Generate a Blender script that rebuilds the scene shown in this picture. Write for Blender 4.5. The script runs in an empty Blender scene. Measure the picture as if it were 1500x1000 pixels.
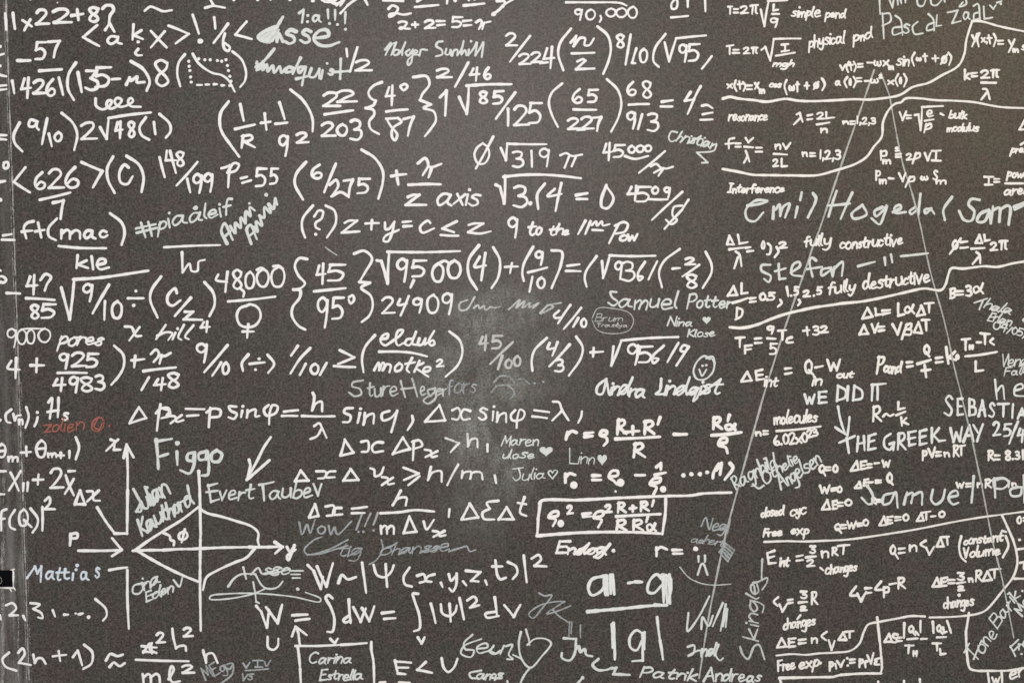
import bpy, bmesh, math, random
from mathutils import Matrix, Vector

# ------------------------------------------------------------------ scene, camera, light
SC = bpy.context.scene
COL = SC.collection
PX = 0.0016                      # metres of board per pixel of a 1500 x 1000 view
ROLL = math.radians(-1.95)       # the photographer held the camera slightly tilted
CX, CZ = 0.0, 1.55
DIST = 1500 * PX * 35.0 / 36.0

cam_d = bpy.data.cameras.new('camera')
cam_d.lens = 35.0
cam_d.sensor_width = 36.0
cam_d.clip_start = 0.05
cam_d.clip_end = 200.0
cam = bpy.data.objects.new('camera', cam_d)
COL.objects.link(cam)
c_, s_ = math.cos(ROLL), math.sin(ROLL)
cam.matrix_world = Matrix(((c_, -s_, 0, CX), (0, 0, -1, -DIST), (s_, c_, 0, CZ), (0, 0, 0, 1)))
SC.camera = cam

SC.view_settings.view_transform = 'Standard'
SC.view_settings.look = 'None'
SC.view_settings.exposure = 0.0
SC.view_settings.gamma = 1.0
SC.view_settings.use_curve_mapping = False
SC.cycles.filter_width = 1.6
SC.cycles.transparent_max_bounces = 16

world = bpy.data.worlds.new('World')
SC.world = world
world.use_nodes = True
bg = world.node_tree.nodes['Background']
bg.inputs['Color'].default_value = (1.0, 0.985, 0.975, 1)
bg.inputs['Strength'].default_value = 0.84

def area(name, loc, target, sx, sy, power, color):
    d = bpy.data.lights.new(name, 'AREA')
    d.shape = 'RECTANGLE'
    d.size, d.size_y = sx, sy
    d.energy = power
    d.color = color
    o = bpy.data.objects.new(name, d)
    COL.objects.link(o)
    o.location = loc
    o.rotation_euler = (Vector(target) - Vector(loc)).to_track_quat('-Z', 'Y').to_euler()
    return o

# the lamp behind the photographer, whose soft sheen lies on the upper middle of the board
area('ceiling_lamp', (-0.15, -3.1, 2.75), (-0.1, 0.0, 1.8), 1.1, 0.8, 43, (1.0, 0.955, 0.93))
# a weaker warm lamp further right
area('warm_lamp', (2.3, -2.6, 2.9), (1.1, 0.0, 1.75), 0.8, 0.8, 17, (1.0, 0.80, 0.40))

# ------------------------------------------------------------------ helpers
def plane_xz(px, py):
    """pixel of the 1500 x 1000 view -> metres on the board plane"""
    u, v = (px - 750.0) * PX, (500.0 - py) * PX
    return CX + u * c_ - v * s_, CZ + u * s_ + v * c_

def mat(name):
    m = bpy.data.materials.new(name)
    m.use_nodes = True
    nt = m.node_tree
    nt.nodes.clear()
    return m, nt, nt.nodes, nt.links

def nd(nodes, kind, **kw):
    n = nodes.new(kind)
    for k, v in kw.items():
        setattr(n, k, v)
    return n

def mathn(nt, op, a, b=None, c=None, clamp=False):
    n = nt.nodes.new('ShaderNodeMath')
    n.operation = op
    n.use_clamp = clamp
    for i, x in enumerate((a, b, c)):
        if x is None:
            continue
        if isinstance(x, (int, float)):
            n.inputs[i].default_value = x
        else:
            nt.links.new(x, n.inputs[i])
    return n.outputs[0]

def noise(nt, vec, scale, detail=2.0, rough=0.5):
    n = nt.nodes.new('ShaderNodeTexNoise')
    n.inputs['Scale'].default_value = scale
    n.inputs['Detail'].default_value = detail
    n.inputs['Roughness'].default_value = rough
    nt.links.new(vec, n.inputs['Vector'])
    return n

def ramp(nt, fac, a, b):
    n = nt.nodes.new('ShaderNodeMapRange')
    n.interpolation_type = 'SMOOTHSTEP'
    nt.links.new(fac, n.inputs['Value'])
    n.inputs['From Min'].default_value = a
    n.inputs['From Max'].default_value = b
    return n.outputs['Result']

def mixc(nt, fac, a, b, blend='MIX'):
    n = nt.nodes.new('ShaderNodeMix')
    n.data_type = 'RGBA'
    n.blend_type = blend
    if isinstance(fac, (int, float)):
        n.inputs['Factor'].default_value = fac
    else:
        nt.links.new(fac, n.inputs['Factor'])
    for sock, x in (('A', a), ('B', b)):
        i = [q for q in n.inputs if q.name == sock and q.type == 'RGBA'][0]
        if isinstance(x, tuple):
            i.default_value = x
        else:
            nt.links.new(x, i)
    return [q for q in n.outputs if q.type == 'RGBA'][0]

# where hands have rubbed the board: (px, py, rx, ry, strength)
RUBS = [(715, 540, 110, 120, 0.20), (705, 480, 60, 45, 0.56), (745, 560, 55, 40, 0.62), (690, 630, 42, 70, 0.66), (735, 680, 50, 55, 0.5),
        (655, 545, 55, 60, 0.42), (765, 455, 50, 40, 0.40), (725, 440, 65, 22, 0.45), (700, 740, 45, 50, 0.30), (790, 520, 50, 70, 0.30)]

def board_material(name, worn_edge=False):
    m, nt, N, L = mat(name)
    geo = nd(N, 'ShaderNodeNewGeometry')
    pos = geo.outputs['Position']
    g1 = noise(nt, pos, 240, 2.0, 0.6)          # paper grain
    g2 = noise(nt, pos, 95, 3.0, 0.6)
    mapn = nd(N, 'ShaderNodeMapping')
    mapn.inputs['Scale'].default_value = (1.0, 1.0, 0.12)
    L.new(pos, mapn.inputs['Vector'])
    g3 = noise(nt, mapn.outputs[0], 300, 2.0, 0.6)   # faint vertical print lines
    b1 = noise(nt, pos, 6.0, 4.0, 0.6)          # large blotches
    b2 = noise(nt, pos, 13.0, 4.0, 0.6)         # greenish / reddish drift
    grain = mathn(nt, 'ADD', mathn(nt, 'MULTIPLY', mathn(nt, 'SUBTRACT', g1.outputs[0], 0.5), 6.4),
                  mathn(nt, 'ADD', mathn(nt, 'MULTIPLY', mathn(nt, 'SUBTRACT', g2.outputs[0], 0.5), 3.2),
                        mathn(nt, 'MULTIPLY', mathn(nt, 'SUBTRACT', g3.outputs[0], 0.5), 0.5)))
    col = mixc(nt, ramp(nt, b2.outputs[0], 0.44, 0.56), BOARD_A, BOARD_B)
    lum = mathn(nt, 'ADD', 1.0, mathn(nt, 'ADD', grain, mathn(nt, 'MULTIPLY', mathn(nt, 'SUBTRACT', b1.outputs[0], 0.5), 0.35)))
    mw = nd(N, 'ShaderNodeMapping')
    mw.inputs['Scale'].default_value = (1.0, 1.0, 0.18)
    mw.inputs['Rotation'].default_value = (0.0, 0.25, 0.0)
    L.new(pos, mw.inputs['Vector'])
    wipe = noise(nt, mw.outputs[0], 24, 5.0, 0.65)   # old wipe marks
    lum = mathn(nt, 'ADD', lum, mathn(nt, 'MULTIPLY', mathn(nt, 'SUBTRACT', wipe.outputs[0], 0.5), 0.9))
    lum = mathn(nt, 'MAXIMUM', lum, 0.1)
    comb = nd(N, 'ShaderNodeCombineColor')
    for i in range(3):
        L.new(lum, comb.inputs[i])
    col = mixc(nt, 1.0, col, comb.outputs[0], 'MULTIPLY')
    # rubbed, dusty patch in the middle: a stain of its own shape
    sep = nd(N, 'ShaderNodeSeparateXYZ')
    L.new(pos, sep.inputs[0])
    tot = None
    for px, py, rx, ry, k in RUBS:
        x, z = plane_xz(px, py)
        dx = mathn(nt, 'DIVIDE', mathn(nt, 'SUBTRACT', sep.outputs['X'], x), rx * PX)
        dz = mathn(nt, 'DIVIDE', mathn(nt, 'SUBTRACT', sep.outputs['Z'], z), ry * PX)
        e = mathn(nt, 'MULTIPLY', mathn(nt, 'EXPONENT', mathn(nt, 'MULTIPLY', mathn(nt, 'ADD', mathn(nt, 'MULTIPLY', dx, dx), mathn(nt, 'MULTIPLY', dz, dz)), -1.0)), k)
        tot = e if tot is None else mathn(nt, 'MAXIMUM', tot, e)
    sp = noise(nt, pos, 210, 3.0, 0.75)
    mr = nd(N, 'ShaderNodeMapping')
    mr.inputs['Scale'].default_value = (1.0, 1.0, 0.55)
    L.new(pos, mr.inputs['Vector'])
    sw = noise(nt, mr.outputs[0], 34, 5.0, 0.7)
    speck = ramp(nt, mathn(nt, 'ADD', sp.outputs[0], mathn(nt, 'MULTIPLY', mathn(nt, 'SUBTRACT', sw.outputs[0], 0.5), 0.7)), 0.30, 0.80)
    rub = mathn(nt, 'MULTIPLY', tot, mathn(nt, 'ADD', mathn(nt, 'MULTIPLY', speck, 1.20), 0.02), clamp=True)
    col = mixc(nt, rub, col, RUB_COL)
    if worn_edge:
        mp = nd(N, 'ShaderNodeMapping')
        mp.inputs['Scale'].default_value = (1.0, 1.0, 0.10)
        L.new(pos, mp.inputs['Vector'])
        st = noise(nt, mp.outputs[0], 60, 4.0, 0.6)
        fine = noise(nt, pos, 200, 3.0, 0.7)
        low = ramp(nt, sep.outputs['Z'], 1.75, 0.85)
        wear = mathn(nt, 'MULTIPLY', ramp(nt, st.outputs[0], 0.36, 0.72), mathn(nt, 'ADD', mathn(nt, 'MULTIPLY', low, 0.42), 0.22))
        wear = mathn(nt, 'MULTIPLY', wear, mathn(nt, 'ADD', mathn(nt, 'MULTIPLY', fine.outputs[0], 1.0), 0.3), clamp=True)
        col = mixc(nt, wear, col, (0.24, 0.235, 0.23, 1))
    p = nd(N, 'ShaderNodeBsdfPrincipled')
    L.new(col, p.inputs['Base Color'])
    p.inputs['Roughness'].default_value = 0.46
    p.inputs['Specular IOR Level'].default_value = 0.48
    p.inputs['Specular Tint'].default_value = (1.0, 0.95, 0.91, 1)
    bump = nd(N, 'ShaderNodeBump')
    bump.inputs['Strength'].default_value = 0.25
    bump.inputs['Distance'].default_value = 0.0006
    L.new(g1.outputs[0], bump.inputs['Height'])
    L.new(bump.outputs[0], p.inputs['Normal'])
    out = nd(N, 'ShaderNodeOutputMaterial')
    L.new(p.outputs[0], out.inputs[0])
    return m

def chalk_material(name, color, grit=0.45, dens=1.0, streak=0.15):
    m, nt, N, L = mat(name)
    geo = nd(N, 'ShaderNodeNewGeometry')
    pos = geo.outputs['Position']
    att = nd(N, 'ShaderNodeAttribute', attribute_name='cov')
    g1 = noise(nt, pos, 420, 2.0, 0.6)
    g2 = noise(nt, pos, 90, 3.0, 0.6)
    v = mathn(nt, 'ADD', att.outputs['Fac'], mathn(nt, 'MULTIPLY', mathn(nt, 'SUBTRACT', g1.outputs[0], 0.5), grit))
    v = mathn(nt, 'ADD', v, mathn(nt, 'MULTIPLY', mathn(nt, 'SUBTRACT', g2.outputs[0], 0.5), streak))
    a = mathn(nt, 'MULTIPLY', ramp(nt, v, 0.12, 0.72), dens)
    tint = mathn(nt, 'ADD', 0.93, mathn(nt, 'MULTIPLY', mathn(nt, 'SUBTRACT', g2.outputs[0], 0.5), 0.25))
    comb = nd(N, 'ShaderNodeCombineColor')
    for i in range(3):
        L.new(tint, comb.inputs[i])
    col = mixc(nt, 1.0, color, comb.outputs[0], 'MULTIPLY')
    p = nd(N, 'ShaderNodeBsdfPrincipled')
    L.new(col, p.inputs['Base Color'])
    p.inputs['Roughness'].default_value = 0.85
    p.inputs['Specular IOR Level'].default_value = 0.2
    tr = nd(N, 'ShaderNodeBsdfTransparent')
    mx = nd(N, 'ShaderNodeMixShader')
    L.new(a, mx.inputs[0])
    L.new(tr.outputs[0], mx.inputs[1])
    L.new(p.outputs[0], mx.inputs[2])
    out = nd(N, 'ShaderNodeOutputMaterial')
    L.new(mx.outputs[0], out.inputs[0])
    return m

BOARD_A = (0.0335, 0.0250, 0.0220, 1)
BOARD_B = (0.0285, 0.0270, 0.0215, 1)
RUB_COL = (0.27, 0.285, 0.265, 1)
M_BOARD = board_material('printed_board')
M_LEFT = board_material('worn_printed_board', True)
# style -> material, coverage in the middle of a stroke
STY = {
    'W': (chalk_material('white_print', (0.745, 0.735, 0.73, 1), 0.45, 1.0, 0.30), 1.0),
    'C': (chalk_material('cream_print', (0.745, 0.725, 0.70, 1), 0.85, 1.0, 0.55), 1.0),
    'K': (chalk_material('bold_print', (0.765, 0.745, 0.73, 1), 0.55, 1.0, 0.30), 1.0),
    'Y': (chalk_material('rubbed_print', (0.76, 0.75, 0.74, 1), 0.60), 0.85),
    'G': (chalk_material('grey_marker', (0.60, 0.628, 0.610, 1), 0.75, 0.98, 0.40), 0.95),
    'B': (chalk_material('blue_marker', (0.60, 0.67, 0.74, 1), 0.60, 0.95, 0.35), 0.80),
    'F': (chalk_material('faint_marker', (0.56, 0.58, 0.56, 1), 0.75, 0.85, 0.40), 0.74),
    'V': (chalk_material('dull_marker', (0.38, 0.41, 0.42, 1), 0.75, 0.85, 0.45), 0.66),
    'R': (chalk_material('red_marker', (0.38, 0.13, 0.10, 1), 0.95, 0.80, 0.5), 0.70),
    'L': (chalk_material('grey_line', (0.44, 0.45, 0.43, 1), 0.95, 0.90, 0.5), 0.76),
    'D': (chalk_material('wiped_print', (0.50, 0.505, 0.49, 1), 0.60, 0.95, 0.35), 0.95),
    'A': (chalk_material('pale_marker', (0.67, 0.69, 0.675, 1), 0.65, 1.0, 0.35), 1.0),
    'E': (chalk_material('torn_paper', (0.42, 0.40, 0.38, 1), 1.0, 0.9, 0.6), 0.55),
}
# ------------------------------------------------------------------ hand-drawn stroke alphabet (x right, y up, capital height 10)
FONT = {
'0': "3,10 0.8,8 0,4.5 1.4,0.4 3.8,0.3 5.4,4 5,8 3,10",
'1': "0.8,10 0.2,0", '2': "0,8 1.5,9.8 4,9.6 4.6,7.5 2.6,3.6 0,0! 5.6,0.3",
'₂': "0,8.4 2,10 4.4,8.4 3.6,4.6 1.4,0.4 0.1,1 1.2,2.4 3.6,0.6 6.2,0.2",
'3': "0.2,9.2 2,10 4.3,9 4,6.5 1.8,5.3! 4.5,4.6 5,2 3,0 0,0.6",
'₃': "0,9.9! 4.6,9.8! 2,5.8! 4.8,4 4.6,1 2,-0.2 0,1",
'4': "2,9.2 0,4! 6,4.6; 4.6,10 4,-0.6", '5': "1,9.8 0.5,5.6! 3,6.2 5,4 4,0.8 0.4,0.2; 1,9.8 5.6,10",
'6': "3.4,10 1,6.5 0.2,2.5 1.8,0 4.2,0.8 4.6,3.2 2.8,4.4 0.8,2.2",
'7': "0,9.4 4.8,10! 3,5 2.4,0", '8': "4.4,8.8 2.4,10 0.4,8.6 1.2,6.4 4,3.6 4.6,1.6 2.6,0 0.6,1.4 1.4,4 4,6.6 4.4,8.8",
'9': "4.4,8.6 2.6,10 0.4,8.6 0.4,6.2 2.2,5.2 4.2,7 4.6,9.2! 4.2,4 3.4,0",
'a': "4,4.8 1.5,5.3 0,2.5 1,0.2 3,1.5 4.1,4.8! 4.1,1.2 5.4,0.3", 'b': "0.6,10 0.4,0.6! 2.4,0 4.2,2 3.4,4.6 1.6,4.6 0.5,3",
'c': "4,4.6 2.2,5.4 0.3,3 0.8,0.6 2.6,0 4.4,1.3", 'd': "4,4.8 1.5,5.3 0,2.5 1,0.2 3,1.2 4.2,4; 4.9,10 4.3,3 5.2,0.2",
'e': "0.4,2.5 3.6,3.4 3.3,5.2 1.6,5.3 0.2,2.8 1.4,0.1 4.6,1.1", 'f': "3.9,9.5 2.4,10 1.6,7 1.5,0; 0,5.2 3.6,5.6",
'g': "4,4.8 1.5,5.3 0.2,2.8 1.4,0.6 3.4,2 4.2,5! 4.2,-1.5 3,-4 0.5,-3.2", 'h': "0.6,10 0.2,0; 0.2,2.5 2,5.2 3.8,4.5 4,0",
'i': "0.3,5.3 0.5,0.2; .0.6,8.2", 'j': "1.6,5.3 1.4,-2 0,-3.8; .1.7,8.2", 'k': "0.5,10 0.2,0; 3.8,5.8 0.4,2.6! 4.3,0",
'l': "0.8,10 0.2,1.6 1.1,0.1", 'm': "0,5 0.2,0; 0.2,3 1.8,5.3 2.8,4.3 2.8,0; 2.8,3 4.6,5.3 5.8,4.2 6,0",
'n': "0,5.2 0.2,0; 0.2,3 2.2,5.4 3.6,4.4 3.8,0", 'o': "2.2,5.4 0.3,3.8 0.6,0.8 2.4,0 4.2,1.8 3.8,4.5 2.2,5.4",
'p': "0.7,5.4 0,-4; 0.4,3.5 2.4,5.5 4.2,4 3.4,1.2 0.5,0.6", 'q': "4,4.8 1.5,5.3 0.2,2.8 1.4,0.6 3.4,2 4.1,5! 3.7,-4 4.8,-2.6",
'r': "0.2,5.3 0.3,0; 0.3,2.8 1.6,5 3.3,5", 's': "3.6,4.8 1.8,5.4 0.6,4 2.8,2.6 3.2,0.8 1.4,0 0,0.8",
't': "1.8,8.6 1.4,1.2 2.6,0 3.6,0.6; 0,5.5 3.8,5.9", 'u': "0.2,5.2 0.4,1 2,0.1 3.8,2 4.2,5.2! 4.3,0.2",
'v': "0,5.2 1.8,0! 4,5.3", 'w': "0,5.2 1.4,0! 3,4! 4.4,0! 6,5.3", 'x': "0,5.2 4.2,0; 4,5.3 0,0",
'y': "0.2,5.2 0.8,1.4 2.6,1.2 4,5.2! 3.4,-2 1.8,-4 0.2,-2.8", 'z': "0,5.2 4,5.2! 0,0! 4.2,0.1",
'å': "4,4.8 1.5,5.3 0,2.5 1,0.2 3,1.5 4.1,4.8! 4.1,1.2 5.4,0.3; 2.2,8.6 1.4,7.8 2.2,7 3,7.8 2.2,8.6",
'A': "0,0 3,10! 5.4,0; 1.2,3.8 4.6,4", 'B': "0.4,10 0.2,0; 0.4,9.8 3.6,9.2 3.6,6 0.6,5.4! 4.4,4.6 4.4,0.8 0.2,0.1",
'C': "5,8.6 3.2,10 0.6,7 0.4,2.5 2.6,0 5,1.4", 'E': "4.6,10 0.3,9.8! 0.2,0! 4.8,0.3; 0.3,5.2 3.8,5.4",
'F': "4.8,10 0.4,9.7! 0.2,0; 0.4,5.2 4,5.4", 'H': "0.3,10 0,0; 4.8,10 4.6,0; 0.1,5 4.7,5.2",
'I': "0,10 4,10; 0,0 4,0; 2,10 2,0", 'J': "4,10 3.8,2 2,0 0,1.5", 'K': "0.3,10 0,0; 4.6,10 0.3,4.6! 5,0",
'M': "0,0 1,10! 3,3! 5.2,10! 6.2,0", 'N': "0,0 0.4,10! 4.4,0! 4.8,10", 'O': "3,10 0.4,8 0,4 2,0 5,1.4 5.8,6 3,10",
'P': "0.4,10 0,0; 0.3,9.6 3.6,9.8 4.4,7.4 3,5 0.4,4.6", 'R': "0.6,10 0,0; 0.2,9.4 3.6,10 4.4,7.6 2.6,5.2 0.5,5! 5,0",
'S': "4.8,8.6 2.8,10 0.6,8.2 2.6,5.4 4.6,3 3,0.2 0,1.4", 'T': "0,9.8 5.4,10; 2.8,9.9 2.6,0",
'V': "0,10 2.4,0! 5,10", 'W': "0,10 1.8,0! 3.8,7! 5.6,0! 7.8,10",
'π': "0,9 1.2,9.9 6.2,10; 2,9.8 1.5,0; 4.7,9.9 4.7,1 5.4,0.2", 'ϖ': "0,7.5 2.4,10 3.2,7 1.6,0; 3,6.2 5,7 8,8; 4.6,6.6 3.6,0",
'ω': "0.6,5.2 0,2 1.2,0 2.6,1.2 3,3.8! 3.2,1 4.6,0 6,2.2 5.4,5.2", ',': "0.8,1 0.7,-0.6 0,-2.2", '.': ".0.3,0.3", '/': "4.6,10 0,-1.5",
}
WSCALE = 1.0
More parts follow.
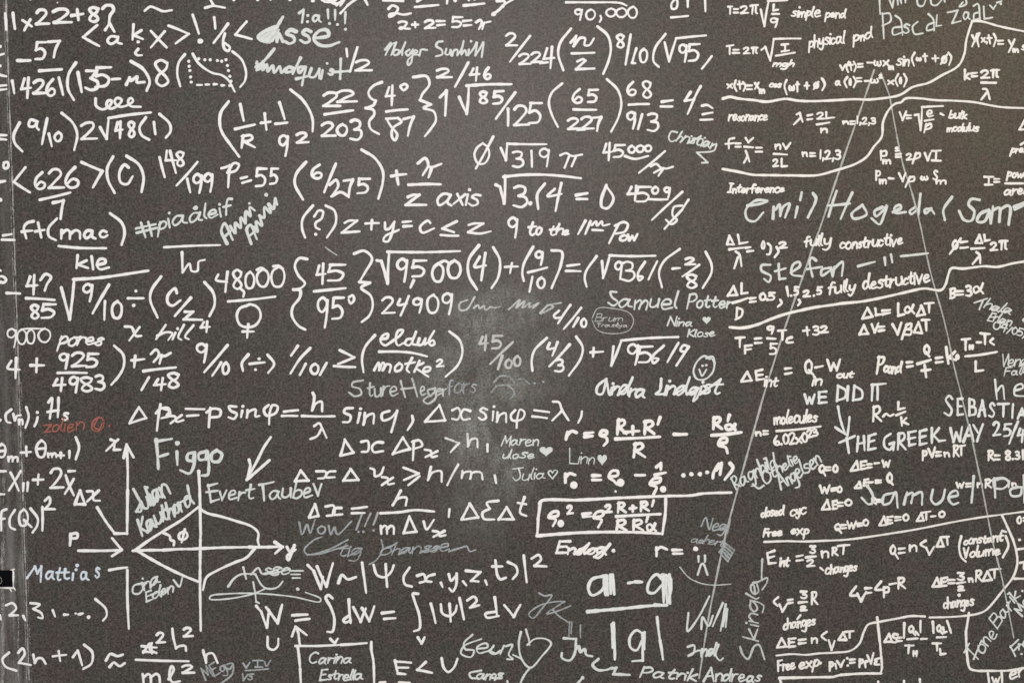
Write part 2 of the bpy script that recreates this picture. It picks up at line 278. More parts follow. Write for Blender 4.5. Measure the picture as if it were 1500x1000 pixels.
DATA = """
T 0 0
@formula W 22 | white sum ending in a question mark, 11x22+8?
- 38,100 45,205
- 92,95 105,200
- 160,145 220,185
- 212,140 172,212
2|245 62 350 180
2|362 58 508 170
- 500,112 578,100
- 540,70 548,140
8|615 45 695 165
~ 718,62 740,42 782,44 794,72 770,110 762,160
@formula W 19 | white bra-ket scribble with a hatted letter and a bold exclamation mark
- 678,180 582,262 690,322
a|742 248 858 318
- 735,212 765,165 798,222
k|917 165 1004 285
. 965,295
~ 965,345 945,372 960,388 988,388
- 1055,220 1162,332
- 1150,222 1055,332
T 1 0
- 35,182 175,240 85,305
- 203,108 245,235
. 255,290 19
- 352,125 360,200
- 448,170 350,300
~ 427,238 415,290 425,345 450,358 462,335 430,305
- 578,155 500,245 612,275
T 0 0
@mark W 18 | short white tilde stroke near the upper edge
~ 1012,78 1050,50 1090,62 1140,82 1198,75
. 403,22 5
. 215,0 7
@mark W 17 | cut off white strokes running off the panel seam
. 3,328 12
- 0,387 28,379
. 4,462 10
- 0,525 45,535
- 0,602 45,597
- 0,630 45,625
- 0,945 45,945
- 0,972 45,976
@formula W 21 | white fraction minus 57 over 14261 multiplied by a bracket and eight
- 125,425 210,425
5|243 288 333 425
7|330 280 428 410
- 278,497 430,487
- 88,567 102,650
4|142 535 224 692
2|226 553 326 662
6|316 546 392 680
- 412,545 440,660
~ 530,440 480,520 475,620 515,697
- 545,508 570,640
₃|590 486 690 640
5|660 462 782 618
- 785,555 835,552
~ 882,592 905,545! 912,565 960,535 955,575 1005,575
~ 915,430 1000,485 1045,570 1025,632
8|1075 412 1184 612
@mark W 18 | curly white loops like three joined letters e
~ 668,690 672,740 720,765 770,735 780,705 755,705 745,735 770,760 820,740 850,700 820,685 800,710 830,745 880,740 930,705 915,685 895,705 910,740 980,747
@formula W 20 | white bracketed a over 10 times two root of 48
~ 138,858 97,945 105,1000 155,1055
~ 262,850 215,838 203,880 235,885 260,850! 258,890 270,905
- 330,830 295,1003
- 342,935 362,1018
0|372 915 440 995
~ 432,790 510,860 540,940 520,1045
2|560 850 684 980
- 700,890 745,970 760,825
- 760,825 1050,787
4|798 842 862 972
8|888 842 948 968
~ 1018,822 975,890 990,945 1040,975
- 1075,855 1085,935
~ 1115,798 1185,865 1190,920 1160,960
T 1 0
@mark W 18 | cut off white writing along the upper edge above the big white name
- 345,35 320,-10
- 290,58 345,43 425,57
. 490,2 11
. 655,3 10
. 745,0 8
. 880,3 10
. 1040,8 13
~ 1105,5 1150,20 1200,5
- 1240,10 1210,40
~ 1140,-5 1200,30 1290,-20
@formula G 17 | small grey note 1:a followed by three exclamation marks
- 945,95 975,72 965,160
. 1005,112
. 1003,155
a|1032 103 1102 163
- 1145,72 1148,130
. 1157,168
- 1195,75 1195,140
. 1212,175
- 1268,90 1265,165
. 1268,208
@signature G 24 | bold pale grey lowercase signature with a hatched first letter, near the top
- 830,125 770,230 720,295
~ 790,190 700,225 658,265 690,290 750,250
~ 665,265 720,240 760,200
~ 690,280 740,260 780,225
~ 740,295 775,235 790,290! 800,235 830,290
~ 675,275 760,215
~ 700,290 770,240
~ 725,292 790,225
~ 755,285 800,215
s|838 200 935 318
s|945 198 1036 312
~ 1050,270 1150,250 1140,215 1090,215 1045,270 1085,315 1150,322 1220,298
@signature G 20 | pale grey joined surname signature below the bold lowercase name
- 770,345 690,440 650,490
~ 650,435 655,490 700,455 
- 648,445 695,480
- 655,480 690,430
~ 645,470 680,450 690,490 720,450 725,500 760,460 770,510 810,465 820,510 850,480
~ 905,480 870,470 850,505 900,500
- 955,405 900,515
~ 990,470 940,475 945,510 990,470 975,540 965,595
- 925,552 1000,535
~ 1030,480 1015,535 1050,540 1085,485! 1085,545
- 1108,495 1098,550
. 1140,445 9
s|1143 475 1190 533
- 1235,415 1230,550
- 1185,505 1300,497
@formula W 19 | small white fraction one half ending the pale grey surname
- 1275,345 1280,395
- 1350,335 1300,500
2|1330 415 1458 503
@graph W 17 | dotted white square with a falling curve between brackets
~ 148,382 105,440 95,520 115,602
. 175,430
. 178,465
. 183,495
. 188,540
. 192,575
- 235,595 265,595
- 295,592 315,592
- 350,590 370,590
- 405,598 420,598
- 460,600 475,600
. 245,413
. 288,420
. 325,420
. 375,425
. 405,430
. 435,420
. 445,460
. 452,495
. 462,535
. 470,570
~ 203,378 240,440 300,490 350,515 400,525 450,560 495,640
~ 480,362 545,420 575,510 565,570 535,608
@formula W 20 | white bracket with one over R plus one over q squared
~ 452,712 398,790 392,870 410,930 465,1010 525,1092
- 535,730 558,840
- 500,902 632,872
R|535 937 642 1038
- 680,860 742,852
- 705,795 717,905
- 808,718 843,830
- 780,865 858,857
9|800 937 874 1095
2|920 920 1015 1005
~ 885,628 970,700 1025,790 1040,850 1038,915
T 2 0
@formula W 20 | white fraction 22 over 203
2|-38 640 95 750
2|58 626 210 722
- -20,800 175,772
2|-48 850 62 958
0|56 860 144 955
3|152 828 244 985
@mark W 18 | cut off white fractions along the upper edge
~ -20,15 40,5 60,40
- 90,95 140,40 215,-15
- 90,40 130,-20
- 255,-10 278,35
- 390,5 525,10
~ 425,65 450,42 490,60 470,100 430,120 430,105 470,95 530,105 578,97
- 610,52 770,38
- 625,12 655,-2
- 835,-5 832,25
. 890,6 13
- 950,42 1090,28
. 985,3 9
. 1025,0 8
. 1160,100 16
~ 1150,105 1200,68 1225,40 1310,-10
~ 1180,10 1235,15 1225,50
@formula W 17 | small white sum 2+2=5 equals pi
₂|488 145 580 212
- 590,175 630,175
- 610,160 612,192
2|672 138 758 208
- 760,150 815,150
- 765,180 815,175
5|862 115 945 200
- 945,150 1000,145
- 950,182 1000,178
ϖ|1028 135 1142 213
@signature G 15 | pale green grey joined signature of two words under the small sum
~ 402,350 442,300 405,385
~ 418,355 455,308 478,300! 445,385
~ 475,350 458,370 465,388 492,380 500,355 475,350
~ 492,380 520,350 545,293 525,340 520,385
~ 570,350 545,370 560,392 595,350! 582,440 562,458 560,425 605,382
~ 602,380 628,362 612,352 602,380 640,385
~ 640,390 650,352! 662,348 692,352
~ 800,292 768,298 757,325 795,350 800,382 757,396
~ 828,345 822,380 842,385 858,352! 860,388
~ 868,392 882,355 905,352 903,388
~ 905,388 935,340 950,285 932,385 958,352 968,388
- 985,350 980,388
. 1000,290 9
~ 980,388 1015,345 1040,297 1030,388
~ 1030,388 1062,340 1085,295 1075,398
@formula W 19 | white braces holding four degrees over 87
~ 378,575 320,600 285,645 300,685 335,705! 320,735 265,755! 320,770 325,800 290,850 300,900 355,935
4|398 592 474 742
~ 510,600 540,588 557,605 530,632 508,610
- 410,780 555,765
~ 410,830 490,825! 515,850 455,895 450,960 470,980 485,940 440,880 410,830
- 530,832 600,815
~ 600,815 575,880 560,945
~ 598,540 690,535 710,590 660,660 645,700! 720,730! 670,755 740,780 755,840 720,900 680,950
@formula W 19 | white fraction 2/46 above a root
2|755 475 872 550
- 980,440 890,605
4|985 466 1064 572
6|1084 466 1144 562
@formula W 20 | white one and root of 85 over 125 
- 785,680 828,635 820,805
- 918,680 970,795 985,600
- 970,600 1278,590
8|1052 632 1122 732
5|1148 628 1234 735
- 1308,648 1175,828
T 3 0
- 115,762 115,875
2|150 732 268 884
5|252 712 358 870
@formula W 15 | thin white line over the number 90,000
~ 520,20 700,20 900,25 940,42
9|577 62 638 148
0|652 62 728 145
~ 760,115 765,135 755,155
0|792 56 872 124
0|862 52 948 128
0|943 42 1020 133
@formula W 18 | white 2/224 and a bracket of n over two
2|95 228 184 328
- 268,255 130,432
2|186 372 280 458
2|270 362 358 445
- 340,443 390,438
4|355 322 444 484
~ 553,205 480,300 465,380 500,492
~ 552,300 590,255! 572,325! 620,268 652,272 648,318 682,318 712,275
- 560,375 715,370
~ 600,430 640,415 655,425! 590,485! 715,480
~ 740,188 810,250 832,340 815,430 780,515
@formula W 17 | white 8/10 with a bracketed root of 95
8|866 236 930 343
- 970,245 935,450
- 1010,340 980,440 1000,443
0|1027 336 1092 443
~ 1213,240 1140,340 1130,430 1165,468
T 4 0
- 65,300 95,430 145,270
- 145,270 350,250
9|162 306 224 440
5|226 302 314 435
- 392,395 325,480
T 3 0
@formula W 18 | white bracket holding 65 over 227
~ 492,585 420,650 400,720 420,800 462,885
6|558 616 638 728
5|666 620 748 722
- 572,765 728,768
2|526 820 628 910
2|618 810 718 908
- 600,905 648,906

7|700 810 774 920
~ 805,555 880,630 905,720 885,820 835,918
@formula W 18 | white 68 over 913 equals four
6|940 566 1014 674
8|1046 560 1120 694
- 958,733 1095,728
9|940 776 1009 905
- 1050,800 1022,900
3|1082 786 1170 924
T 4 0
- 45,712 118,702
- 38,745 115,745
- 245,645 205,705 265,697
- 315,605 270,690 225,795
~ 325,740 360,735 395,755
- 330,800 395,788
- 315,838 395,835
@mark W 17 | cut off white 89 underlined at the upper edge
~ 112,-8 150,5 145,60 115,65 112,30 130,5
- 225,-5 225,50
- 345,-5 348,80
- 110,125 225,115
@formula C 15 | small white period formula for a simple pendulum
T|500 42 540 106
- 548,67 575,67
- 546,92 575,92
2|588 42 652 102
π|655 32 720 106
- 735,70 760,185 790,10
- 785,10 918,5
- 825,35 822,75 855,70
- 815,100 862,100
9|798 122 858 198
simple|943 45 1155 150
T 5 0
pend|32 62 192 158
T 4 0
@formula C 15 | small white period formula for a physical pendulum
- 498,325 542,318
- 518,322 518,380
- 545,350 578,350
- 540,372 582,372
2|610 328 662 382
π|665 328 718 380
- 740,350 765,330 800,425 825,275
- 825,275 1010,272
- 880,315 925,310
- 905,312 903,360
- 880,362 930,355
- 840,392 970,370
mgh|812 416 974 492
physical|1065 335 1330 297 85
pnd|1373 300 1523 268 68
@formula C 15 | small white cosine formula above the wavy divider
x|495 582 542 622
~ 560,565 550,600 565,635
- 585,570 590,620
- 575,590 602,588
~ 610,575 628,600 615,635
- 640,598 672,598
- 640,625 672,625
x|688 573 728 628
m|720 618 767 658
cos|790 578 882 618
~ 915,560 900,600 915,660
ω|925 595 975 640
- 990,575 990,640
- 980,592 1002,590
- 1040,600 1070,600
- 1055,580 1057,620
0|1098 573 1142 622
- 1135,575 1105,622
~ 1160,550 1180,590 1165,630
@divider_line C 17 | long white wavy line climbing to the upper edge
~ 470,690 520,678 580,690 680,700 775,712 850,700 910,692 1000,705 1100,708 1240,702 1400,694 1463,697 1543,692 1703,665 1793,610 1903,580 1993,530 2113,460 2153,380 2168,280 2208,150
~ 2208,150 2273,152 2393,185 2600,228
@formula C 15 | small white word resonance with a wavelength formula
resonance|503 796 785 854
- 985,800 1005,790 1025,850
- 1010,825 965,870
- 1060,808 1092,802
- 1060,836 1092,832
2|1122 782 1182 838
- 1190,785 1190,828 1245,822
- 1125,870 1210,857
n|1148 893 1202 932
T 5 0
n|158 843 207 872
- 215,850 245,848
- 217,868 245,866
1,2,3|258 808 397 882
T 5 0
@signature G 13 | thin grey print signature of two words cut by the upper edge
- 420,-10 425,100
- 485,-10 510,55 520,-5
- 545,-5 548,35
- 565,-5 572,25
- 600,-5 600,20
~ 680,-5 690,40 720,45 745,-5
~ 775,-5 785,35 815,40 860,-5
- 870,-5 875,15
~ 1020,-5 1025,30 975,50 1000,20
- 440,95 450,270
~ 440,100 490,98 497,150 440,182
~ 530,112 565,140 580,245
~ 570,190 515,200 515,245 575,230
s|578 165 634 240
~ 685,155 650,190 665,240 720,235
~ 760,100 795,140 800,215
~ 800,160 755,180 750,215 800,205
- 820,110 815,185 850,180
- 895,90 965,75 925,165 985,150
a|998 82 1054 145
~ 1075,45 1105,30 1120,140
~ 1115,90 1080,100 1080,140 1120,130
- 1145,50 1150,135 1205,125
- 1190,42 1212,65 1230,40
- 1238,22 1268,12
. 1265,30 9
@formula C 15 | small white wave function cut by the panel edge
- 1065,250 1085,290
- 1100,240 1065,325
~ 1115,235 1100,270 1110,325
x|1125 262 1160 302
, |1160 290 1172 312
- 1180,250 1190,305
- 1172,270 1200,268
~ 1215,240 1230,270 1215,325
- 1245,288 1278,286
- 1248,310 1280,310
- 1320,285 1340,320
- 1360,280 1320,365
m|1343 338 1392 372
s|1405 312 1440 358
@formula C 15 | small white velocity formula above the tall grey tent lines
- 145,460 160,490 180,455
~ 205,435 188,470 200,505
- 215,440 222,490
- 208,458 232,455
~ 240,435 255,465 243,500
- 270,450 300,448
- 270,470 300,468
- 335,440 370,440
ω|375 422 437 468
x|440 418 492 468
m|478 456 522 492
sin|533 392 632 468
~ 665,370 645,410 660,460
ω|670 400 716 432
- 735,380 740,430
- 725,395 750,393
- 790,410 830,408
- 808,392 810,430
0|848 388 892 447
- 890,385 848,447
~ 900,370 920,400 905,455
@formula C 15 | small white acceleration formula crossed by the grey tent apex
a|106 562 152 603
~ 195,540 175,570 190,610
0|203 548 228 602
~ 240,540 255,570 240,610
- 262,548 292,546
- 262,570 292,570
- 318,568 350,566
ω|350 548 417 587
2|413 518 442 553
x|473 558 522 597
~ 550,520 530,560 545,600
0|553 538 578 592
~ 590,520 608,555 590,605
~ 25,555 40,590 20,630
@formula C 15 | small white bulk modulus root formula
- 560,785 580,840 605,780
- 610,807 637,807
- 610,828 638,826
- 665,805 690,800 705,910 715,750
- 715,750 860,742
e|743 767 797 822
- 735,845 795,835
- 745,868 730,925
~ 742,882 775,865 780,890 745,905
- 845,795 865,805
bulk|897 768 1032 838
modulus|882 855 1117 928
@formula C 17 | small white wave number k equals two pi over lambda
k|1007 482 1055 562
- 1060,515 1096,510
- 1065,536 1098,533
2|1122 487 1192 553
π|1190 482 1260 548
- 1130,578 1230,580
~ 1142,622 1165,625 1188,692
- 1165,650 1130,695
@mark C 16 | cut off white stroke beside the bulk modulus note
- 1440,825 1395,905 1440,905
@divider_line C 16 | long white curve dipping under the frequency formula and rising
~ -673,1180 -563,1200 -463,1220 -343,1223 -193,1225 -13,1223 95,1195 250,1145 330,1095 380,1025 435,955 445,850 490,760 530,725 570,715 600,690 700,688 800,700 950,705 1080,715 1200,738 1280,750 1480,757
T 0 1
@formula W 20 | white angled brackets around 626 over seven, times bracketed C
. 5,490 13
~ 30,232 55,228 58,262 35,272 25,248 35,230
- 0,365 35,360
- 178,265 98,365 208,437
6|238 290 324 424
2|334 270 455 416
6|450 254 556 414
- 570,228 715,290 652,400
- 280,490 490,440
- 372,510 445,495
~ 445,495 432,560 425,620
~ 790,190 750,270 755,350 800,440
~ 898,265 870,245 835,300 845,370 890,380 925,330
~ 885,185 970,245 1003,330 990,432
@formula W 19 | white fraction 148/199
- 1115,195 1150,330
T 1 1
- 22,150 15,215 85,215
- 45,150 85,300
8|82 147 148 265
- 235,228 92,388
- 165,345 185,435
9|202 302 274 448
9|277 297 348 440
T 0 1
@formula W 20 | white ft of mac over kle
- 25,738 80,730
- 18,768 100,770
~ 235,640 195,650 170,680 185,755
- 155,712 225,705
- 268,650 290,750
- 250,710 310,700
~ 398,622 340,690 345,745 390,770
m|420 690 570 768
a|580 695 675 768
c|688 695 757 760
~ 770,585 850,650 870,720 850,800
~ 412,812 560,825 738,827
k|525 867 622 973
- 640,885 650,970
e|668 893 768 982
@signature G 17 | grey rising hashtag signature
- 985,650 1015,748
- 1035,645 1060,740
- 950,690 1085,660
- 955,720 1095,685
piaåleif|1092 700 1640 580 112
@formula W 17 | white line over hr
- 1147,820 1535,805
T 1 1
~ 128,855 132,995! 180,935 195,985 235,985 245,920 285,908
@signature G 20 | two short grey scribbled words slanting steeply upward
~ 442,795 402,705 425,655 480,765
- 428,745 468,705
~ 465,675 500,722 500,650 537,685 537,612 570,652! 575,570 605,605 600,540 632,562
. 598,515 9
~ 610,795 580,690 605,665 648,760
- 595,745 645,700
~ 632,680 655,712 645,640 685,672 668,600! 700,615 702,540 745,582 732,520! 765,552 778,478 790,520
. 715,455 13
@formula W 19 | white p equals 55
~ 405,270 435,262 462,250! 455,320 450,400
~ 445,300 490,235 525,245 505,285 465,300
- 540,340 580,330
- 550,372 608,355
5|636 264 724 404
5|736 264 804 388
@formula W 20 | white bracket of 6/275 plus pi over the words z axis
~ 992,228 925,310 915,380 970,485
6|1024 238 1110 350
- 1200,240 1120,435
T 2 1
~ 15,385 60,352 75,390 30,465! 90,437 145,465
7|105 340 186 478
5|202 334 302 454
~ 238,142 330,200 385,290 385,370 355,480
- 445,325 545,312
- 480,290 492,380
~ 630,235 680,200 702,245 665,315
~ 700,260 735,260 790,240
- 725,265 705,330
~ 565,385 700,380 785,382
~ 560,470 600,455 640,455! 545,525! 685,525
axis|758 410 1074 540
T 1 1
@formula W 18 | white bracketed question mark with z+y=c and z
~ 1040,530 970,620 965,690 985,750
~ 1050,605 1080,565 1110,570 1100,620 1060,650 1060,680 1085,695
. 1060,730
~ 1130,530 1190,565 1200,650 1140,750
T 2 1
~ 120,650 150,635 205,635! 100,718! 220,710
- 265,655 355,652
- 310,632 305,695
~ 400,650 405,695 430,690 465,645! 450,720 420,780 390,775 400,745 495,700
- 525,645 580,640
- 530,675 585,672
~ 715,650 700,635 645,680 660,718 740,690
- 900,640 800,690 880,715
- 790,735 910,740
~ 985,665 1020,655 1085,655! 980,715! 1060,725 1135,710
@mark F 8 | faint thin scratch stroke between the rows
- 3,835 65,875
- -15,820 5,837
@formula W 17 | white slashed zero with root of 319 and pi
0|1016 88 1134 244
- 1155,50 1035,270
T 3 1
- 65,130 100,215 110,100
- 110,100 380,103
3|142 146 228 270
- 278,150 282,258
9|331 126 408 264
~ 480,180 520,165 560,185 630,175
- 540,190 510,265
- 590,185 560,255
@formula W 20 | white root of 3.14 equals zero
- 30,385 60,400 88,515 95,325
~ 85,330 200,318 350,315 500,325 620,340
3|147 385 258 550
. 270,515 15
~ 370,380 320,450 325,550
~ 440,415 390,465 485,450
- 487,375 447,565
- 590,458 665,445
- 595,485 665,485
~ 800,390 765,490 770,540 810,548 850,480 800,395
@formula W 17 | white 45000 underlined over pi
4|772 86 845 220
5|846 100 936 200
0|946 106 1008 168
0|1002 103 1068 164
0|1062 102 1122 158
~ 930,185 1000,205 1090,185
- 1208,152 1030,300
~ 1110,255 1150,240 1180,265 1220,272 1263,260
- 1180,275 1135,300
- 1200,270 1165,320
@formula W 17 | white 4509 underlined over a slashed eight
4|942 386 1034 500
5|1006 392 1116 510
0|1112 392 1170 454
9|1198 396 1250 480
- 1095,485 1225,487
- 1330,435 1120,628
T 4 1
~ 185,530 130,540 120,600 150,630 110,660 75,630
- 230,490 185,560 65,690
T 3 1
@formula W 18 | white joined note 9 to the 11th power
9|112 606 188 758
to|252 640 358 745
&the|400 650 545 745
- 655,635 605,725
- 690,640 655,725
~ 700,665 730,640 735,670 770,640 775,668 820,660
- 705,700 775,703
~ 862,670 920,645 950,660 930,710 870,725
- 885,660 820,790
ow|888 722 1025 783
T 4 1
@signature G 13 | small green grey joined signature with a zigzag tail
~ 150,20 112,15 92,60 110,85 140,75
&hristian|145 78 420 140 75
~ 425,100 410,145 290,160! 365,230! 325,232
@formula C 16 | small white frequency formula v over lambda
~ 548,60 515,70 512,130
- 490,100 548,95
- 560,97 592,97
- 560,120 592,120
- 630,60 648,90 680,60
- 620,120 680,125
~ 630,150 645,190 655,222
- 640,190 618,230
- 705,127 740,127
- 700,155 742,155
n|828 98 878 142
- 890,100 910,135 940,95
- 825,170 915,175
2|815 202 862 263
- 880,205 880,257 917,255
n|1018 153 1064 193
- 1080,165 1110,165
- 1080,185 1112,185
1,2,3|1142 138 1295 228
@heading C 16 | small white word Interference
Interference|498 368 902 450
@signature G 19 | very large pale grey signature reading across the grey tent lines
~ 640,530 720,520 780,500 700,495 630,560 640,625 690,640 750,580
~ 820,620 825,540! 835,560 865,520 870,600! 890,540 935,515 905,610
- 990,540 975,610
- 1020,440 1010,490
~ 1100,445 1120,480 1065,610
T 5 1
- 120,430 65,605
- 230,440 150,620
- 60,530 210,515
~ 300,525 225,590 240,620 330,590 300,525
~ 440,540 385,570 395,605 450,560! 470,530 450,600 420,660 365,620
~ 515,575 570,545 560,525 525,545 530,580 600,575
~ 670,540 630,570 640,590 690,550
- 705,450 690,595
~ 780,550 735,560 740,585 780,560 800,585
~ 925,470 865,560 875,628
@signature G 22 | bold pale grey short name cut by the edge, beside the very large signature
~ 1115,490 1060,485 1040,520 1080,570 1060,635 1010,630 975,570
~ 1180,560 1120,590 1100,640 1150,640 1185,570! 1195,650
- 1195,650 1210,540
~ 1215,560 1255,545 1255,640
~ 1260,560 1310,530 1330,540 1320,660
- 1360,540 1440,505
- 1365,555 1440,520
T 4 1
@formula C 17 | small white ratio for fully constructive interference
- 500,800 515,740 545,800 500,800
- 575,735 585,795 640,785
- 515,835 640,820
~ 560,850 585,870 600,950
- 575,890 550,965
- 630,825 660,820
- 640,850 680,845
0|733 772 768 838
~ 785,795 803,812 795,868 780,870
~ 845,820 858,850 832,888
2|858 778 922 832
fully|1045 818 1228 800 75
constructive|1290 832 1722 800 78
T 4 2
@signature G 17 | pale grey single name followed by a ditto between dashes
~ 800,85 740,90 740,125 805,165 790,205 760,185
- 860,80 865,185 905,180
- 835,130 905,110
~ 945,140 1010,90 1000,65 960,85 950,150 1020,165
~ 1120,55 1090,35 1075,60 1095,165
- 1060,115 1160,100
~ 1225,105 1160,120 1160,160 1225,120! 1235,165
- 1248,100 1238,160
~ 1243,115 1305,65 1300,160
T 5 2
- 270,95 385,65
- 455,35 460,85
- 500,15 508,65
- 570,25 755,5
T 5 1
@formula C 16 | small white pressure amplitude formula with a square
- 430,150 430,210
~ 430,155 465,150 465,180 432,185
m|438 205 502 243
2|526 118 558 156
- 535,172 567,170
- 535,190 567,190
2|602 163 652 218
- 675,165 650,235
~ 675,170 700,165 700,190 670,205
- 735,165 755,215 775,165
- 785,150 845,147
- 785,215 845,218
- 815,150 812,215
@formula C 16 | small white pressure amplitude formula ending in S m
P|388 283 432 358
m|413 342 472 383
- 485,340 515,342
- 555,305 580,360 600,305
- 632,330 600,400
~ 630,335 660,330 660,355 620,365
ω|700 322 762 358
S|788 278 828 358
m|808 347 887 384
@formula C 16 | small white intensity formula power over area cut by the edge
- 1150,330 1210,330
- 1155,385 1205,385
- 1180,332 1180,385
- 1220,345 1252,345
- 1220,366 1252,365
power|1297 290 1500 362
- 1298,375 1500,375
area|1285 405 1470 465
@mark C 16 | cut off small white word at the panel edge
press|1322 122 1490 190
- 1405,105 1440,80
@formula C 17 | small white phase formula phi equals two pi
0|922 765 972 838
- 985,760 910,865
- 985,785 1030,780
- 985,825 1035,820
- 1090,790 1115,735 1135,790 1090,790
- 1150,735 1155,775 1185,770
- 1060,830 1150,825
~ 1095,855 1115,870 1122,930
- 1108,890 1070,935
2|1187 782 1247 848
π|1248 767 1318 842
T 4 2
@divider_line C 19 | long white stepped line under the fully destructive note
~ 520,520 600,525 700,505 800,465 900,430 1000,405 1120,380 1238,364 1293,355 1443,340 1643,300 1793,265 1873,250 1993,260 2023,220 2043,150 2063,110 2143,112 2293,95 2383,100 2493,75 2620,55
T 0 2
@formula W 20 | white minus 47 over 85 before a tall root
~ 0,205 30,208 45,190 25,168 5,165
. 5,125 9
- 50,282 138,285
4|180 150 268 298
~ 285,190 320,150 358,170 330,220 315,262
- 185,318 380,330
8|210 355 280 470
5|286 350 398 464
@formula W 20 | white tall root of 9/10 divided by bracketed C over z
- 430,245 488,465 520,185
~ 515,187 700,175 1033,127
9|576 210 655 346
- 762,225 650,420
- 735,340 730,465
0|774 330 860 464
- 895,318 1000,318
. 950,268 10
. 935,368 12
~ 1125,168 1060,260 1050,330 1100,450
T 1 2
~ 92,280 80,250 30,300 30,350 60,370 115,335
- 190,315 80,440
~ 150,412 205,412! 140,465! 265,468
~ 285,207 345,280 355,360 320,440
T 0 2
@formula W 13 | thin white number 9000 and the word pores
9|50 525 118 665
0|115 528 188 642
0|182 528 248 638
0|262 522 358 628
~ 150,535 190,530 300,530
@heading W 16 | white joined word pores above a fraction
&pores|392 575 732 690
@formula W 19 | white 4 plus 925 over 4983 closing a bracket
~ 80,755 55,805 135,815
- 115,735 110,870
- 215,785 305,785
- 258,740 255,830
9|410 694 484 814
2|496 690 610 800
5|598 696 694 806
- 405,838 605,838
4|366 865 464 970
9|482 856 554 980
8|556 860 654 975
3|660 845 738 964
~ 800,650 860,710 865,790 830,860 780,918
@formula W 19 | white plus pi over 148
- 920,750 1005,742
- 945,720 938,795
~ 1055,705 1090,675 1112,710 1075,760
- 1130,715 1115,770
~ 1110,715 1150,720 1190,700
- 1003,825 1225,800
- 1040,870 990,955
4|1068 866 1164 964
8|1165 830 1256 950
@formula W 18 | white x and the word hill to the fourth
~ 875,515 920,520 950,580 985,580
- 975,520 905,610
hill|1083 495 1360 615
T 1 2
4|250 472 328 560
@formula W 18 | white 48,000 over a female sign
~ 380,155 365,190 440,205
- 445,135 430,270
8|476 112 550 262
~ 540,255 560,275 555,305
0|561 126 639 254
0|640 106 739 244
~ 650,120 680,105 720,130
0|741 88 849 242
~ 765,95 800,90 830,110
- 450,340 775,307
~ 600,362 530,390 510,440 530,500 580,520 640,505 675,450 665,395 620,362 590,365
~ 575,372 600,360 630,368
- 590,500 582,590
- 550,550 625,550
@formula W 19 | white 9/10 and a bracketed division sign before 1/101
9|226 627 308 770
- 445,645 285,830
- 400,765 340,855
0|402 758 463 852
~ 590,710 545,770 552,820
- 600,775 700,765
. 665,740 11
. 640,815 10
~ 725,712 770,775 730,835
- 935,650 890,715
~ 1022,665 950,740 885,840
- 990,775 950,850
0|1015 766 1087 852
- 1135,770 1090,850
@formula W 19 | white braces holding 45 over 95 degrees
~ 1000,45 945,40 915,90 940,160 985,215 960,245 905,258! 950,262 950,310 900,380 895,440 940,510 985,535
4|1058 70 1134 224
- 1050,270 1265,248
9|1070 305 1150 528
T 2 2
5|-4 76 130 204
5|26 305 120 470
~ 150,310 175,298 185,330 160,355 148,330
~ 185,8 255,-12 310,40 260,140 222,205! 295,210! 235,245 300,300 315,370 290,440 240,482
@formula W 20 | white root of 9,500 times bracketed four
- 345,55 375,60 418,215 430,-5
- 418,-5 920,-10
9|480 35 564 210
- 600,195 580,240
5|582 46 695 176
0|720 66 815 210
0|830 46 936 184
~ 770,80 815,58 850,75
~ 1055,-50 985,50 985,160 1040,255
~ 1060,30 1025,100 1100,90
- 1100,5 1072,190
~ 1155,-35 1200,50 1190,170 1145,245
@formula W 18 | white number 24909 under a root
2|374 305 474 430
~ 505,325 490,365 550,355
- 565,305 510,435
9|592 310 664 424
0|686 285 780 425
9|797 276 875 435
@signature F 15 | faint grey half wiped signature beside a number
~ 1025,310 970,395 925,400 920,355 975,330
~ 1020,385 1050,365 1060,390 1090,370 1100,400 1140,378 1160,385 1200,378
~ 1263,395 1343,330 1313,385 1373,340 1358,385 1413,350 1403,380 1473,350 1433,385
~ 1483,420 1543,365 1573,375 1493,425
- 1543,365 1628,350
@formula W 18 | white greater or equal bracket of two made up words squared
- 85,680 185,730 75,775
- 45,790 190,797
~ 330,575 260,660 240,740 250,830
~ 370,602 415,595 420,565 385,578 370,620 400,646 440,625
~ 440,625 510,572 526,540 492,545 475,610 490,646 530,630
~ 592,600 555,605 540,635 570,645 600,600
~ 616,552 592,635 622,642
~ 640,598 630,640 655,642 682,600! 675,640 702,622
~ 742,548 705,620 720,646 746,635 735,610 708,628
~ 360,690 500,690 600,700 690,722
~ 325,818 356,765 360,818! 386,765 397,778 385,818! 412,778 440,785 432,830
~ 500,770 470,800 475,826 510,816 520,785 500,770
~ 590,733 552,815 567,832
- 543,775 607,764
- 640,755 605,828
~ 668,768 617,800 662,836
~ 665,830 710,822 716,800 680,800 665,835 700,862
2|755 738 815 800
~ 850,550 920,610 940,690 910,780 825,862
@formula D 19 | half wiped pale fraction 45/100
4|1052 570 1124 685
5|1140 570 1224 676
- 1290,625 1135,775
T 3 2
- 75,720 45,810
0|88 736 148 810
0|148 712 210 796
@formula W 18 | white bracketed 4/3 plus root of 95619
~ 385,595 300,680 280,750 285,820
~ 405,630 390,670 440,665
- 460,625 425,715
- 545,640 405,790
3|436 735 510 836
~ 590,585 635,660 620,740 540,855
- 690,695 775,690
- 712,665 708,722
- 850,655 835,785 905,615
~ 905,612 1100,595 1300,588
9|946 630 1030 786
5|1020 645 1128 772
~ 1200,650 1120,730 1130,770 1165,740 1120,735
- 1303,630 1228,760
~ 1375,655 1340,645 1318,680 1345,690 1375,655! 1340,710 1290,785
@formula W 18 | white plus nine tenths equals, before a root
- 95,100 180,97
- 142,75 130,140
